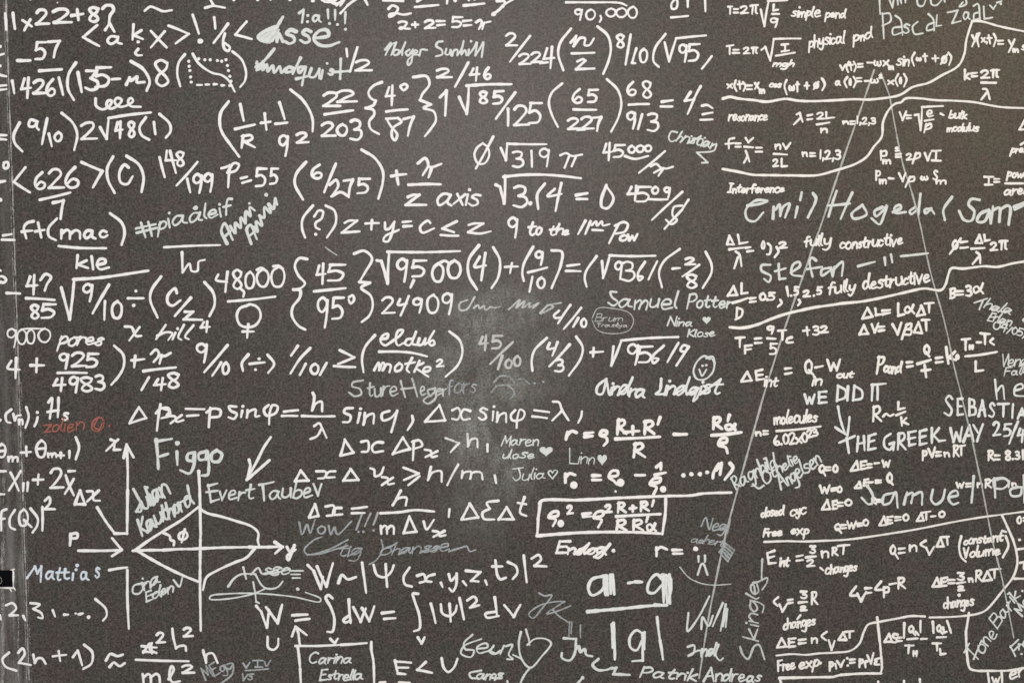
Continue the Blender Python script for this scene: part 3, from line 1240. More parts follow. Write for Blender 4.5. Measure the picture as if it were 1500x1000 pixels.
~ 290,-40 225,80 215,150 225,195
9|302 -18 364 92
- 255,138 385,105
- 285,170 265,270
0|311 166 379 255
~ 420,-15 490,-5 485,80 420,245
- 530,92 610,82
- 520,128 618,130
@formula W 17 | white bracketed root of 9361 and minus two eighths
~ 733,25 660,130 650,180 662,235
- 770,60 778,175 825,20
- 825,20 1140,22
9|857 56 919 190
3|902 56 1004 205
~ 1070,65 1020,150 1030,195 1055,170 1020,165
- 1155,62 1095,185
T 4 2
~ 170,-25 60,60 25,140 45,240
- 120,112 168,108
2|202 30 284 90
- 305,85 190,165
8|211 145 294 255
~ 350,-5 390,80 390,140 330,245
T 3 2
@formula W 17 | white small fraction 4/10 beside a faint oval
~ 470,405 435,440 445,455 490,450
- 550,365 465,490
- 625,385 505,530
- 605,455 570,515
0|617 452 669 524
@doodle F 6 | faint thin oval around two tiny words
~ 700,460 740,390 850,390 960,420 990,470 960,540 850,565 740,540 700,470
Brum|718 423 917 483
Trasilya|735 487 947 528
@signature G 16 | pale grey two word print signature under the root of 9361
~ 870,275 830,275 840,310 880,345 850,370 815,350
amuel|888 382 1300 390 115
Potter|1363 385 1673 382 88
T 2 2
@signature F 15 | half wiped pale signature of two words with a large looped g
~ 245,890 175,905 170,930 225,950 235,985 190,1000 150,975
ture|285 1005 490 990 110
- 510,895 540,1005
- 590,880 625,1000
- 515,950 610,940
e|640 925 690 1000
~ 750,945 700,960 715,1000 750,960! 755,1010 700,1052 668,1030 740,980
er|760 995 830 985 95
@signature V 14 | nearly wiped grey end of a signature and a cloud scribble
fors|840 985 1040 965 110
~ 1163,900 1203,860 1273,870 1303,920 1243,920 1173,930
~ 1143,970 1183,930 1263,930 1303,980 1273,1020
- 1335,880 1365,880
- 1383,895 1408,915
. 1443,910 8
. 1503,900 8
T 3 2
@signature A 19 | pale joined signature of two words above the bold reflection formulas
~ 800,880 740,930 735,980 770,985 800,890! 820,985
&indra|828 990 1065 1008 110
T 4 2
~ 40,880 30,960 0,985 60,985
&indqist|62 990 470 985 105
. 335,928 8
@signature G 12 | small grey print signature of two words with a solid heart
Nina|78 440 258 518
Klose|218 530 418 592
H 325 445 388 503
@doodle G 14 | pale outlined smiley face
~ 380,740 340,720 290,760 265,830 290,880 350,880 400,830 410,770 395,740
~ 355,735 400,725 415,770
. 328,788 9
. 354,784 9
~ 306,815 325,858 354,816
@formula C 18 | small white ratio for fully destructive interference
- 505,300 545,235 570,295 505,300
- 600,215 600,285 640,280
- 540,350 640,318
- 570,385 565,460
~ 570,385 605,400 600,440 560,465
- 660,320 695,315
- 660,345 697,340
0.5|720 272 838 338
~ 870,330 880,350 855,375
- 915,240 925,300
. 945,300 9
5|962 232 1004 304
~ 1000,330 1010,345 995,365
2|1027 257 1084 313
. 1105,300 9
5|1122 232 1168 298
T 5 2
fully|72 288 255 262 85
destructive|308 258 768 208 92
T 4 2
@formula C 17 | small white temperature conversion formula ending in 32
- 560,595 620,590
- 590,595 588,655
- 625,700 625,650 670,645
- 625,677 665,672
- 695,600 735,596
- 695,630 738,628
9|775 506 829 572
- 780,597 835,600
5|792 626 854 714
- 855,545 910,540
- 885,545 885,605
~ 950,590 920,600 915,625 955,625
- 1030,545 1070,540
- 1055,520 1060,575
3|1092 506 1148 580
2|1148 506 1208 563
@formula C 17 | small white internal energy formula with heat minus work
- 600,895 640,830 670,890 600,900
- 745,815 700,825 705,885 755,880
- 705,855 745,850
int|752 858 864 940
- 905,808 945,805
- 905,845 948,837
0|1037 742 1098 845
- 1070,818 1102,852
in|1087 858 1168 932
- 1115,800 1165,790
T 5 2
W|48 738 152 828
out|118 823 247 880
@formula C 18 | small white length expansion formula
- 300,460 335,385 370,445 300,460
- 390,390 395,435 430,430
- 440,405 490,400
- 440,430 490,420
- 550,355 550,440 590,430
~ 655,365 640,400 610,420 595,400 615,375 640,400 660,422
- 680,440 710,370 735,430 680,440
- 735,355 795,350
- 765,355 765,415
@formula C 18 | small white volume expansion formula
- 280,570 310,505 340,565 280,570
- 365,500 385,555 410,495
- 415,517 450,515
- 415,545 450,540
- 510,500 545,570 570,490
- 610,500 575,600
~ 605,505 640,495 635,525 600,535 640,540 635,570 595,570
- 660,555 690,485 715,560 660,555
- 715,470 765,468
- 742,470 745,540
@formula C 19 | small white heat conduction formula with a long fraction bar
- 415,725 400,840
~ 410,730 450,730 440,770 410,785
cond|443 752 583 850
- 610,765 645,762
- 612,795 648,790
0|722 636 774 714
- 745,695 765,722
- 685,775 775,748
- 735,785 745,865
- 715,822 772,815
- 815,735 855,730
- 815,765 858,760
- 885,660 900,770
- 945,690 900,732 950,748
o|948 707 980 748
- 995,605 1050,600
- 1020,605 1020,675
H|1040 640 1078 678
- 1100,625 1125,625
- 1125,562 1185,567
- 1155,565 1155,635
~ 1210,600 1190,620 1215,640
~ 1020,722 1120,712 1235,692
- 1090,760 1090,825 1140,820
@formula C 18 | small white formula B equals three alpha
- 915,255 915,310
~ 915,255 945,250 940,280 915,282 945,292 940,310 915,318
- 955,270 1000,268
- 955,295 1000,292
3|1017 222 1069 310
~ 1140,215 1120,260 1085,280 1075,250 1100,235 1120,260 1140,282
@signature G 12 | thin grey three line slanting signature with a date
- 1080,350 1170,320
- 1140,335 1115,395
&hala|1145 385 1330 432 65
&Erlan|1172 470 1335 510 62
04/05/|1208 528 1445 595 48
@signature G 10 | thin grey two line print name cut by the edge
&Vena|1280 788 1450 788 85
Falk|1288 855 1460 848 62
. 1428,470 13
@signature A 14 | large thin grey lowercase name cut by the edge
- 1225,885 1238,1020
~ 1237,965 1275,925 1290,1018
~ 1360,962 1420,940 1410,915 1370,930 1362,990 1440,1000
T 4 3
@signature A 18 | pale grey capital words with an arrow pointing down
W|1032 28 1118 106
- 1190,15 1140,20 1140,95 1192,90
- 1140,55 1185,52
T 5 3
- 130,-25 122,80
~ 130,-25 185,10 180,55 122,78
- 200,-20 195,75
- 245,-25 235,75
~ 245,-25 295,10 295,60 235,75
- 370,-25 365,75
- 405,-30 405,70
- 365,-32 460,-40
~ 130,120 140,180 155,240 180,310
- 112,265 195,320 210,195
T 5 3
@signature A 18 | pale grey capital sentence at the tip of the arrow
- 140,370 245,325
- 190,340 205,440
- 270,330 262,430
- 310,325 315,420
- 265,380 315,370
- 390,310 345,325 340,420 390,410
- 345,365 380,355
~ 495,310 455,340 455,400 490,420 515,385
- 490,380 520,370 515,420
R|538 296 608 424
- 670,290 620,300 625,390 667,380
- 620,345 665,335
- 745,280 700,292 700,385 747,375
- 700,335 740,325
- 785,270 785,370
- 835,270 795,320 835,360 875,355
- 915,270 935,365 955,300 980,360 995,265
- 1005,365 1045,250 1075,360
- 1020,322 1065,320
- 1075,250 1105,300
- 1140,245 1100,360
2|1206 222 1268 328
5|1282 232 1344 334
- 1385,225 1325,375
- 1400,275 1385,320 1440,310
- 1420,285 1412,365
@signature A 17 | pale grey capital first name cut by the edge
S|866 36 934 190
E|956 56 1008 186
B|1036 58 1094 190
A|1102 70 1164 195
S|1176 86 1228 200
T|1238 92 1328 195
- 1350,105 1345,195
A|1375 125 1445 210
@formula C 17 | small white ratio R like L over k under capital words
R|367 110 438 228
~ 445,188 465,170 490,185 515,175
- 550,90 550,140 592,130
- 535,180 597,155
- 570,195 575,250
- 605,200 580,225 617,242
@formula C 17 | small white ideal gas law under the capital sentence
P|712 422 755 498
- 760,415 785,470 805,405
- 815,437 845,435
- 815,462 845,460
n|863 432 912 473
R|928 382 978 472
- 965,397 1012,390
- 990,395 990,455
@formula C 17 | small white gas constant value cut by the edge
R|1172 420 1224 500
- 1225,460 1255,460
- 1225,488 1255,488
8|1292 420 1338 500
. 1350,485 9
3|1362 425 1403 494
- 1420,425 1420,485
T 4 3
@formula C 17 | small white molecules fraction over a power of ten
n|692 290 742 328
- 755,290 782,290
- 755,312 782,310
molecules|830 248 1130 222 85
- 845,290 1150,258
6.02x0|830 388 1060 365 70
23|1062 332 1132 322 48
@signature G 15 | grey steep three line signature beside the long grey line
Ragnhild|562 695 865 520 100
Othelie|768 655 1005 500 80
Angelsen|880 702 1165 510 105
~ 680,660 720,690 755,670
@heading C 16 | small white words closed cyc
closed|740 890 902 875 62
cyc|945 880 1052 868 72
@heading C 16 | small white words free exp above a divider
Free|752 1022 880 1016 55
exp|948 1012 1068 1008 72
T 5 3
@formula C 17 | small white line Q=0 with energy equals minus work
0|-8 520 42 585
- 25,568 40,598
- 45,542 75,542
- 45,562 75,562
0|88 520 134 582
- 220,565 260,500 272,558 220,568
- 325,500 290,505 290,555 322,550
- 290,530 315,528
- 335,522 362,520
- 335,545 362,542
- 385,515 415,512
W|432 488 498 545
@formula C 17 | small white line W=0 with energy equals heat
W|-4 662 78 728
- 85,690 117,686
- 85,705 117,700
0|118 670 164 722
- 250,685 280,645 292,685 250,688
- 340,625 315,630 310,670 338,668
- 312,650 335,646
- 345,648 372,646
- 395,635 427,633
- 395,650 427,648
0|466 576 514 655
- 490,638 512,662
@formula C 16 | small white line energy change equals zero
- 20,835 55,770 75,832 20,838
- 120,775 95,780 95,832 122,828
- 95,805 115,802
- 130,790 162,788
- 130,812 162,810
0|172 760 232 814
@formula C 16 | small white line of three equations all equal to zero
0|102 930 154 988
- 130,970 152,998
- 155,945 185,943
- 155,967 185,965
W|188 912 262 974
- 265,935 297,932
- 268,950 297,948
0|298 900 348 954
- 420,945 450,885 467,942 420,948
- 510,885 475,890 475,936 507,930
- 475,912 500,910
- 530,890 565,888
- 530,912 565,908
0|577 862 629 920
- 680,915 710,860 727,912 680,917
- 712,860 772,850
- 745,855 745,905
- 780,885 807,882
0|827 842 880 894
@signature G 18 | large pale grey name written over small white equations
~ 330,670 360,710 378,780 345,800 295,755
~ 520,720 450,740 445,800 490,790 530,715 545,820
- 590,800 610,720
~ 610,735 650,720 640,790
~ 650,740 710,715 715,800
~ 790,700 780,770 810,800 855,770 875,700
~ 905,750 965,735 955,705 915,720 900,760 930,800 965,790
- 1075,605 1060,785
- 1220,620 1225,750
~ 1215,625 1290,620 1320,650 1280,690 1230,690
~ 1380,680 1330,700 1340,740 1400,735 1410,690
- 1425,600 1427,785
@formula C 15 | small white work formula with a logarithm
W|948 643 1014 690
- 1025,657 1060,655
- 1025,677 1060,675
n|1097 646 1142 688
R|1152 620 1204 690
- 1195,635 1247,630
- 1215,635 1215,680
- 1325,640 1320,680
n|1338 646 1378 684
- 1380,682 1440,680
- 400,770 435,768
- 400,785 432,783
R|360 748 402 805
T 4 3
@divider_line C 15 | long thin white line with a hanging loop to the edge
~ 760,1062 900,1057 1050,1059 1150,1055 1343,1045 1663,1000 1843,970 2043,930 2243,895 2428,870 2620,845
~ 2418,880 2473,1000 2493,1048 2518,1138 2523,1208 2498,1298 2423,1398 2303,1538 2243,1563 2143,1578 2043,1585 1913,1588
~ 1878,1581 1783,1578 1683,1596 1563,1618 1483,1638 1453,1688 1423,1768 1363,1818 1243,1833 1143,1838 1050,1848 950,1843 845,1853
T 5 3
@mark C 16 | cut off small white letters along the panel edge
0|1372 880 1414 940
- 1425,895 1440,895
- 1425,915 1440,915
- 1275,985 1300,992
T 0 3
@formula W 18 | white bracketed r and H with subscript s
. 2,215 11
~ 80,140 42,175 50,225 72,232
~ 95,172 105,215! 120,185 145,180
n|126 200 168 250
~ 185,125 202,190 180,265
. 262,160
~ 264,195 257,225 243,255
~ 340,90 365,60 350,200
- 410,60 405,190
- 335,157 410,145
s|432 156 484 222
@signature R 13 | small faded red name with a round initial
- 308,250 360,245 315,300 370,290
olien|372 298 592 278 95
~ 690,195 650,225 650,280 685,290 725,255 715,200 685,200
~ 680,210 660,260 690,280 715,240
. 765,255 8
@formula W 18 | white sum of two thetas with subscripts
0|-25 370 48 478
- 0,430 40,425
m|52 460 134 508
- 150,440 215,435
- 185,400 188,460
0|247 346 328 478
- 255,415 320,410
m|328 437 402 478
- 405,460 445,460
- 425,442 425,475
- 485,430 485,475
~ 530,335 552,400 530,485
@formula W 18 | white sum of a barred X and two barred x
- 0,570 40,570
~ 75,580 100,630 130,702
- 145,570 65,702
- 165,655 162,705
- 195,650 192,705
- 232,630 302,628
- 270,595 265,660
2|346 546 450 694
~ 460,600 480,660 515,735
- 515,625 455,725
- 480,570 522,568
- 0,730 30,730
@formula W 18 | white f of Q in bars squared
~ 45,835 15,850 10,980
- 0,902 32,900
~ 105,840 70,900 75,960 105,975
0|126 826 204 956
- 170,910 220,957
~ 215,830 265,900 260,950 230,995
- 297,820 297,980
~ 315,775 345,750 350,790 315,832! 382,834
@graph W 20 | white slit diagram with arrows, axes and a leaf shaped beam
- 525,800 560,705 595,800 525,800
~ 610,710 648,712 655,770 695,775
- 690,705 612,778
~ 680,822 740,920 800,1000
- 775,350 800,360 797,420 838,420
- 825,350 745,425
- 885,390 892,700 888,1003
- 865,475 885,385 932,470
- 800,1003 888,1003
T 0 4
- 495,-40 490,35
~ 495,-40 540,-45 540,-15 498,-10
- 550,75 850,72
- 785,-10 850,68 785,112
- 765,210 885,192
- 890,212 900,615
- 930,76 1140,71 1340,63 1740,50 1968,46
- 1918,15 1973,48 1923,92
~ 2003,50 2023,82 2055,38! 2033,100 2013,140 2003,115 2060,70
~ 945,72 1030,10 1143,-62 1270,-140 1385,-228
~ 1385,-225 1443,-188 1543,-163 1643,-133 1758,-93 1803,-48 1800,5 1808,38
~ 965,80 1050,130 1150,185 1273,245 1383,290
~ 1778,60 1718,125 1643,155 1523,210 1443,260 1418,345
- 1388,-478 1398,-218 1401,-48 1398,0 1401,630
~ 1285,-58 1252,-40 1252,-8 1285,-2 1308,-25 1300,-52 1285,-58
- 1290,-72 1268,14
~ 1133,-52 1185,-25 1190,0 1215,10 1213,35
@formula W 20 | white downward arrow beside the large two line diagram names
T 1 3
~ 745,335 700,400 650,500 580,625
- 595,490 605,530 580,628
- 580,628 735,495
@signature G 23 | large pale grey five letter name above the slit diagram
T 0 3
- 1090,350 1105,548
- 1090,362 1195,345
- 1105,470 1170,450
T 1 3
- 92,435 95,520
. 95,375 17
~ 215,440 170,450 165,490 205,500! 215,440 210,530 180,585 120,565
~ 300,430 245,450 250,490 295,485! 305,430 315,540 305,595 270,600
~ 370,425 335,450 340,500 385,500 405,450 370,425
T 0 3
@signature G 20 | pale blue grey slanting two line name squeezed beside the vertical axis
&Julian|968 872 1190 712 135
&Kauthord|992 1015 1378 785 120
T 1 3
@signature G 16 | pale print signature of two words right of the vertical axis
- 310,665 330,785
- 310,672 372,655
- 300,715 375,705
- 330,782 385,765
vert|395 772 635 760 110
- 665,665 765,645
- 690,665 700,772
aube|740 768 1035 755 120
- 1045,660 1075,740 1100,660
T 0 3
@formula W 18 | long white line delta p x equals p sine phi over lambda
- 905,235 970,125 1020,200 905,238
- 1120,105 1095,285
~ 1090,165 1120,135 1175,132 1185,180 1130,200
T 1 3
~ 0,135 40,150 20,180
~ 45,185 80,190 90,225 135,215
- 125,180 50,235
- 155,135 282,138
- 165,185 240,180
- 325,130 315,260
~ 300,160 340,135 395,145 390,185 330,195
~ 505,120 455,120 470,150 510,170 490,205 455,195
- 548,150 540,190
. 552,118
~ 585,145 580,195! 590,160 640,140 640,190 665,185
~ 730,110 700,140 715,180 780,165 795,120 760,110 740,160 735,240
- 840,155 935,145
- 825,185 930,185
~ 1040,25 1050,50 1035,145! 1060,100 1100,85 1105,150
- 965,185 1190,187
~ 1050,255 1085,235 1105,270 1135,335
~ 1100,275 1070,325 1025,345
T 2 3
~ 175,130 125,135 115,160 160,185 150,225 110,228
- 225,165 210,230
. 230,135
~ 260,165 250,245! 270,190 320,170 320,235
~ 430,150 380,170 385,215 440,200 485,150! 470,210 445,295
~ 590,185 595,220 560,280
@formula Y 17 | white formula delta x sine phi equals lambda, partly wiped
- 680,225 780,110 820,215 680,225
~ 870,145 910,130 925,165 905,210 870,205
~ 995,150 950,140 930,175 945,210 990,205
s|1048 122 1118 220
- 1155,155 1150,215
. 1160,120
~ 1185,160 1180,225! 1200,180 1240,165 1245,225
T 3 3
~ 165,145 135,180 145,215 215,205 230,160 200,140 180,200 175,265
- 300,145 400,158
- 285,188 385,200
~ 430,85 470,90 490,140 535,212
- 490,150 425,215
~ 630,155 625,190 605,230
T 2 3
@formula Y 18 | white uncertainty line delta x delta p greater than h
- 90,460 120,350 180,440 90,462
~ 235,365 280,360 280,430 240,435
~ 385,370 340,370 310,400 320,435 385,430
- 455,450 525,335 575,415 455,450
- 600,360 595,490
~ 590,365 640,355 660,390 600,415
~ 680,420 720,430 725,470 760,465
- 765,430 685,470
- 825,340 915,375 860,435
~ 975,310 980,395! 1000,350 1040,345 1045,400
- 1115,385 1115,430
T 1 3
@formula Y 18 | white uncertainty line ending in h over m
- 915,640 955,565 1010,635 915,640
~ 1065,570 1130,575 1120,615 1080,620
~ 1195,570 1150,575 1130,610 1190,612
T 2 3
- 110,635 160,555 215,630 110,635
~ 300,550 325,560 330,605 370,590 390,545
~ 380,610 420,620 420,660 460,655
- 455,615 380,665
- 530,545 635,585 535,630
- 640,605 565,665
~ 720,540 700,630! 730,580 790,570 795,640
- 910,525 835,665
~ 940,570 935,615! 950,580 1000,575 995,620! 1010,580 1070,580 1080,625
- 1165,600 1175,650
T 1 3
@formula W 18 | white fraction h over m delta v with delta E delta t
- 1015,890 1055,800 1080,880 1015,895
~ 1130,815 1185,810 1185,870 1140,880
T 2 3
~ 95,825 50,830 40,870 100,870
- 172,830 272,818
- 170,862 255,860
~ 510,705 455,805! 490,760 550,755 545,805
~ 370,862 500,855 610,840 740,850
m|362 940 470 1012
- 530,1000 570,885 620,990 530,1000
~ 670,920 690,975 740,910
~ 735,985 775,995 780,1020 820,1015
- 815,985 740,1025
- 850,835 845,885
- 935,905 990,795 1050,890 935,908
~ 1190,775 1110,790 1130,830! 1080,860 1090,900 1160,905
T 3 3
- 50,905 105,820 155,905 50,905
~ 230,750 200,860 240,880
- 185,790 240,800
T 1 3
@heading V 15 | dull grey exclamation of one word with three marks
~ 945,925 965,1010 1000,940 1020,1000 1055,910
o|1068 945 1132 1012
~ 1150,950 1165,1010 1190,960 1210,1010 1308,920
T 2 3
- 240,865 200,975
- 300,865 260,950
- 350,860 320,940
. 215,992 9
. 250,992 9
. 320,982 9
T 1 4
@signature V 13 | dull grey sweeping signature with a large oval loop
~ 1283,0 1143,70 1000,100 980,70 1050,0 1100,-20
~ 1000,105 1100,95 1143,82 1283,40
&tig|1230 112 1383 108 92
~ 1518,0 1528,60 1483,140 1433,170
&ohansse|1513 102 1990 80 85
~ 1990,80 2073,55 2113,45 2133,80 2173,70
T 3 3
@formula K 23 | bold white reflection formula r equals rho with R plus R prime
- 530,300 520,345
~ 525,320 560,290 590,300
- 650,308 705,300
- 650,330 700,325
~ 762,318 800,312 803,292 770,288 756,318 800,336 806,362 785,388
R|866 200 948 320
- 925,300 1025,290
- 985,260 985,310
R|1056 210 1142 318
- 1175,195 1160,240
- 865,345 1170,330
R|980 365 1078 480
T 4 3
- 130,312 215,312
R|392 185 472 284
- 515,180 505,215
~ 555,245 540,270 500,280 490,255 520,245 540,262 555,280
- 395,320 595,300
~ 448,375 495,368 498,342 460,342 440,385 490,405 502,440
T 3 3
@signature G 12 | small grey print two line name with a solid heart, second from below
Maren|62 320 332 400
ulose|80 482 295 475 60
H 330 398 432 472
@signature G 9 | thin grey four letter print name with a solid heart
- 545,410 545,515 597,518
inn|605 520 718 518 85
H 735 452 808 535
@signature G 10 | thin grey five letter print name with an outlined heart
- 150,555 220,545
~ 190,550 200,610 170,635 150,615
ulia|215 632 372 625 80
~ 425,580 410,565 395,580 425,622! 460,570 440,562 425,582
@formula K 22 | bold white formula r nought with one over rho nought and a bracketed one
- 515,590 515,645
~ 515,610 545,585 580,595
O 545 638 602 694
- 705,600 755,600
- 705,630 760,630
~ 825,608 878,598 880,570 840,568 818,610 850,635 872,658
O 870 618 928 680
- 1005,597 1065,597
- 1150,540 1180,515 1180,555
- 1140,595 1210,580
~ 1112,655 1172,642 1176,618 1130,622 1103,660 1150,680 1130,730
O 1172 670 1220 720
. 865,710 8
T 4 3
. 195,598 15
. 250,590 15
. 310,590 15
. 360,577 14
~ 440,520 405,580 400,615
- 425,560 460,515 450,590
~ 520,515 540,545 485,625
T 3 3
@formula K 20 | bold white formula inside a rectangle, rho nought squared
~ 335,795 350,775 600,770 900,755 1240,742 1393,738 1473,725 1668,718
- 340,785 325,900 318,1020
~ 318,1020 500,1005 700,995 1000,995 1190,1005
- 1215,755 1212,870 1192,1005
~ 405,890 462,878 464,852 425,855 398,892 448,906 430,948
O 458 905 508 962
2|522 802 574 874
- 635,868 690,862
- 640,886 690,884
~ 718,892 775,878 778,850 735,855 710,895 768,908 745,958
2|786 796 844 864
R|872 780 944 864
- 965,830 1007,825
- 985,812 985,848
R|1032 774 1104 854
- 1130,775 1120,810
- 870,885 1175,868
R|862 900 948 990
R|980 900 1064 990
- 1090,885 1080,920
~ 1140,935 1125,970 1095,985 1085,950 1110,940 1125,965 1145,985
@heading K 20 | bold white joined word under the boxed formula
T 3 4
&Enslogl|443 0 835 135
. 850,75 13
@formula K 20 | short bold white r equals a dot beside a frowning face
T 3 4
- 1150,55 1150,110
~ 1150,70 1180,50 1220,65
T 4 4
- 120,70 180,70
- 125,95 185,95
. 280,62 17
@doodle G 18 | small pale frowning face under the dot
- 300,115 300,150
- 345,110 345,150
~ 295,240 320,170 332,165 362,240
T 3 3
T 4 3
@signature V 12 | thin grey two line scrawl ending in a hatched grey square
~ 320,950 350,890 375,975 400,900
&eg|400 980 490 985 90
&achert|250 1062 480 1095 55
P 445,1133 490,1073 550,1118 505,1198
- 500,1000 525,905
T 4 4
@mark F 8 | thin faint grey arc under the frowning face
~ 170,190 230,260 310,300 400,315 525,308
T 0 4
@signature B 17 | pale blue signature beside the black plate
- 190,265 245,185 262,235 290,185 285,290
at|322 278 435 278 100
t|425 195 490 280
i|500 200 540 285
. 540,178 13
a|558 215 625 285
s|660 185 702 272
@formula W 17 | white number row 2, 3 with dots closing a bracket
- 0,525 8,552
~ 45,455 90,440 115,475 70,525! 125,525
- 165,530 178,558
~ 215,440 280,450 235,480! 290,510 300,545 270,540
- 370,490 385,530
- 450,520 475,520
. 530,512 8
. 550,518 8
- 560,517 578,512
. 620,538 13
~ 668,412 740,480 745,530 722,560
@formula W 18 | white bracketed 2n+1 approximately equals
~ 65,785 20,830 40,880 115,910
~ 130,785 160,755 175,790 135,855! 215,870
~ 235,800 245,855! 265,825 295,825 320,860
- 372,810 462,800
- 412,775 422,840
- 512,815 545,770 575,870
~ 590,730 645,780 640,860 585,897
~ 740,840 770,795 820,810 855,800
~ 765,885 795,855 835,880 870,860
@formula W 18 | white fraction pi squared h squared over m l squared
- 990,740 1090,750
~ 1000,785 1050,722 1060,790
- 1000,778 1090,785
~ 1060,720 1045,760 1090,788
2|1086 640 1158 724
~ 1203,620 1208,670 1228,755! 1253,740 1293,740 1298,770
2|1275 605 1352 680
- 950,835 1315,845
m|988 925 1125 1005
~ 1178,970 1213,900 1198,880 1183,940 1203,990 1253,985
2|1265 866 1362 934
~ 1418,770 1438,855! 1443,800 1483,790 1518,855
@signature G 14 | small grey two word signature under the leaf shaped beam
~ 1020,300 935,320 930,370 970,375 1000,340
&ina|1000 348 1120 302 85
&Eden|1022 428 1220 355 70
~ 1213,280 1253,325 1273,265
T 1 4
@signature G 14 | pale flamboyant signature with a wide flat loop
~ 450,325 490,270 540,240 640,238
- 555,190 575,270
~ 610,240 660,195 680,230
&ssc|690 242 880 240 90
- 880,215 970,215
- 890,240 950,240
- 900,265 950,265
~ 640,240 680,310 710,335 760,340 800,325 830,290
- 625,295 640,370 645,430 665,440
. 935,342 12
@signature G 11 | long thin grey loop underline of the flamboyant signature
~ 715,335 640,370 450,410 320,410 330,390 450,375 640,372 900,395 1090,430 1095,410 990,365
@formula W 19 | white W similar to squared psi of x, y, z, t
- 1005,175 1045,215 1095,340
- 1070,185 1135,325 1180,165
- 1095,340 1110,260
T 2 4
~ 75,300 100,245 140,275 195,260
- 240,160 268,365
~ 320,175 345,245 400,260 445,220 460,180
- 405,170 415,325
~ 570,195 530,260 540,310 585,325
~ 625,250 670,240 680,285 645,298
~ 745,240 700,255 685,285 722,292
- 790,300 800,325
~ 845,240 860,285 895,250
~ 900,235 895,320 870,360 850,340
- 945,290 965,315
- 965,215 1065,225 1000,285 1050,290
- 1100,285 1110,310
~ 1170,145 1185,250 1205,275 1240,265
- 1150,185 1215,185
T 3 4
~ 115,155 170,185 180,230 150,270
- 225,110 245,292
~ 280,130 330,105 345,135 300,180! 380,185
T 1 4
@formula W 19 | white integral of dW equals integral of squared psi dV
- 645,460 680,500 720,610 735,490
- 715,470 795,580 825,455
- 898,525 1000,520
- 920,562 1015,550
~ 1175,405 1150,385 1130,400 1165,470 1190,550 1175,640 1145,640
T 2 4
- 20,690 50,720 70,690
~ 145,530 110,560 125,575 160,560
- 148,415 160,575
- 180,470 230,570 265,480
- 240,475 290,565 325,465
- 380,510 460,500
- 395,550 470,545
~ 630,375 595,375 605,420 640,530 640,620 605,635
- 720,445 752,575
~ 790,450 800,510 850,530 890,500 900,460
- 850,445 858,565
- 920,405 950,550
~ 975,420 1020,395 1040,420 995,470! 1055,455
- 1165,400 1180,520
~ 1170,500 1100,515 1110,540 1190,530
- 630,680 655,720 675,680
T 3 4
- 90,455 155,535 200,455
T 1 4
@formula W 18 | white letter U beside an upward arrow over a box
~ 725,675 730,750 765,765 795,740 800,690
- 950,730 940,650 920,605
- 895,670 920,605 995,660
- 920,738 1238,730 1413,718
- 935,740 952,900 958,1010
~ 1448,712 1448,760 1463,850 1468,1010
@signature G 15 | pale two line print name inside the white box
Carina|1012 775 1312 870
Estrella|1082 895 1392 985
T 2 4
@formula W 18 | white inequality E less than U
- 470,840 490,930 540,935
- 470,848 580,855
- 485,890 560,890
- 685,850 625,905 725,925
~ 795,825 810,890 840,920 880,890 905,830
- 365,995 400,990
- 500,995 570,995
T 1 4
@signature V 13 | dull grey scribble of capital letters over a line
- 555,860 575,890 600,855
- 625,840 690,840
- 655,840 655,885
- 640,885 690,885
~ 705,850 715,880 745,840
- 570,910 730,898
vs|545 928 632 985
@signature V 14 | dull grey slanting scribble of three letters
MEg|295 980 440 905 80
~ 430,870 480,860 480,930 400,1000
~ 420,880 460,900 480,870
T 2 4
@signature G 14 | pale signature ending in a large outlined heart
~ 1010,660 950,720 960,760 1020,770 1000,815 930,790 950,740 1070,690
&eu|1040 790 1230 790 110
~ 1143,780 1173,790 1200,770
~ 1243,740 1288,730 1263,800 1293,830 1253,830
- 1293,800 1358,832
~ 1348,640 1333,720 1353,830 1413,890 1493,810 1558,720 1523,690 1443,690 1393,730
- 1383,625 1403,690 1408,730
~ 1413,890 1373,940 1343,1000
@signature G 15 | short pale scrawl below the heart signature
~ 1070,910 990,930 1000,960 1050,965
&ams|1040 972 1225 972 75
T 3 4
- 0,960 60,965
- 110,985 115,1000
. 635,960 12
- 600,1000 635,962
@doodle V 12 | faint grey abstract scrawl with a pointed loop
~ 330,370 370,390 420,385 350,480 290,545 260,520 330,460 450,430 510,430
~ 510,430 400,500 385,515 450,500 550,460
~ 430,490 470,530 545,580
- 545,570 540,670
- 560,575 555,650
- 620,595 620,680
@signature G 19 | pale short scrawl like a J and a wave
- 505,685 575,690
~ 590,690 580,790 545,840 490,820 490,790
~ 590,760 610,740 620,780 650,760 660,800 700,810
~ 745,830 705,870 740,905 800,905 840,890
- 840,895 870,890 850,935
- 850,935 960,940
@signature G 16 | pale print signature of two words along the lower edge
Patrik|1035 955 1433 978 72
Andreas|1478 985 1880 985 85
@signature A 22 | bold hatched pale letters over a long line
~ 790,250 700,275 675,340 700,385 770,350 795,280
- 800,250 810,380
- 785,262 795,380
- 845,245 855,375
- 830,245 830,370
- 955,300 1000,292 1045,293
~ 1190,270 1150,240 1100,290 1090,360 1130,370 1190,310
- 1195,255 1200,430
- 1215,250 1225,435
- 1240,245 1245,440
~ 1190,245 1243,260 1240,400 1220,450 1140,450
~ 670,500 900,480 1100,460 1220,455
@signature A 19 | pale hatched letter g between two vertical bars
- 850,580 860,830
- 838,590 845,750
~ 1050,650 1010,630 965,680 970,750 1010,770 1050,700
- 1055,650 1055,840 985,845
- 1068,645 1065,760
- 1155,540 1175,700 1195,830
T 4 4
@signature G 15 | pale angular signature crossed by the long grey line
~ 230,510 225,635 300,540 375,395
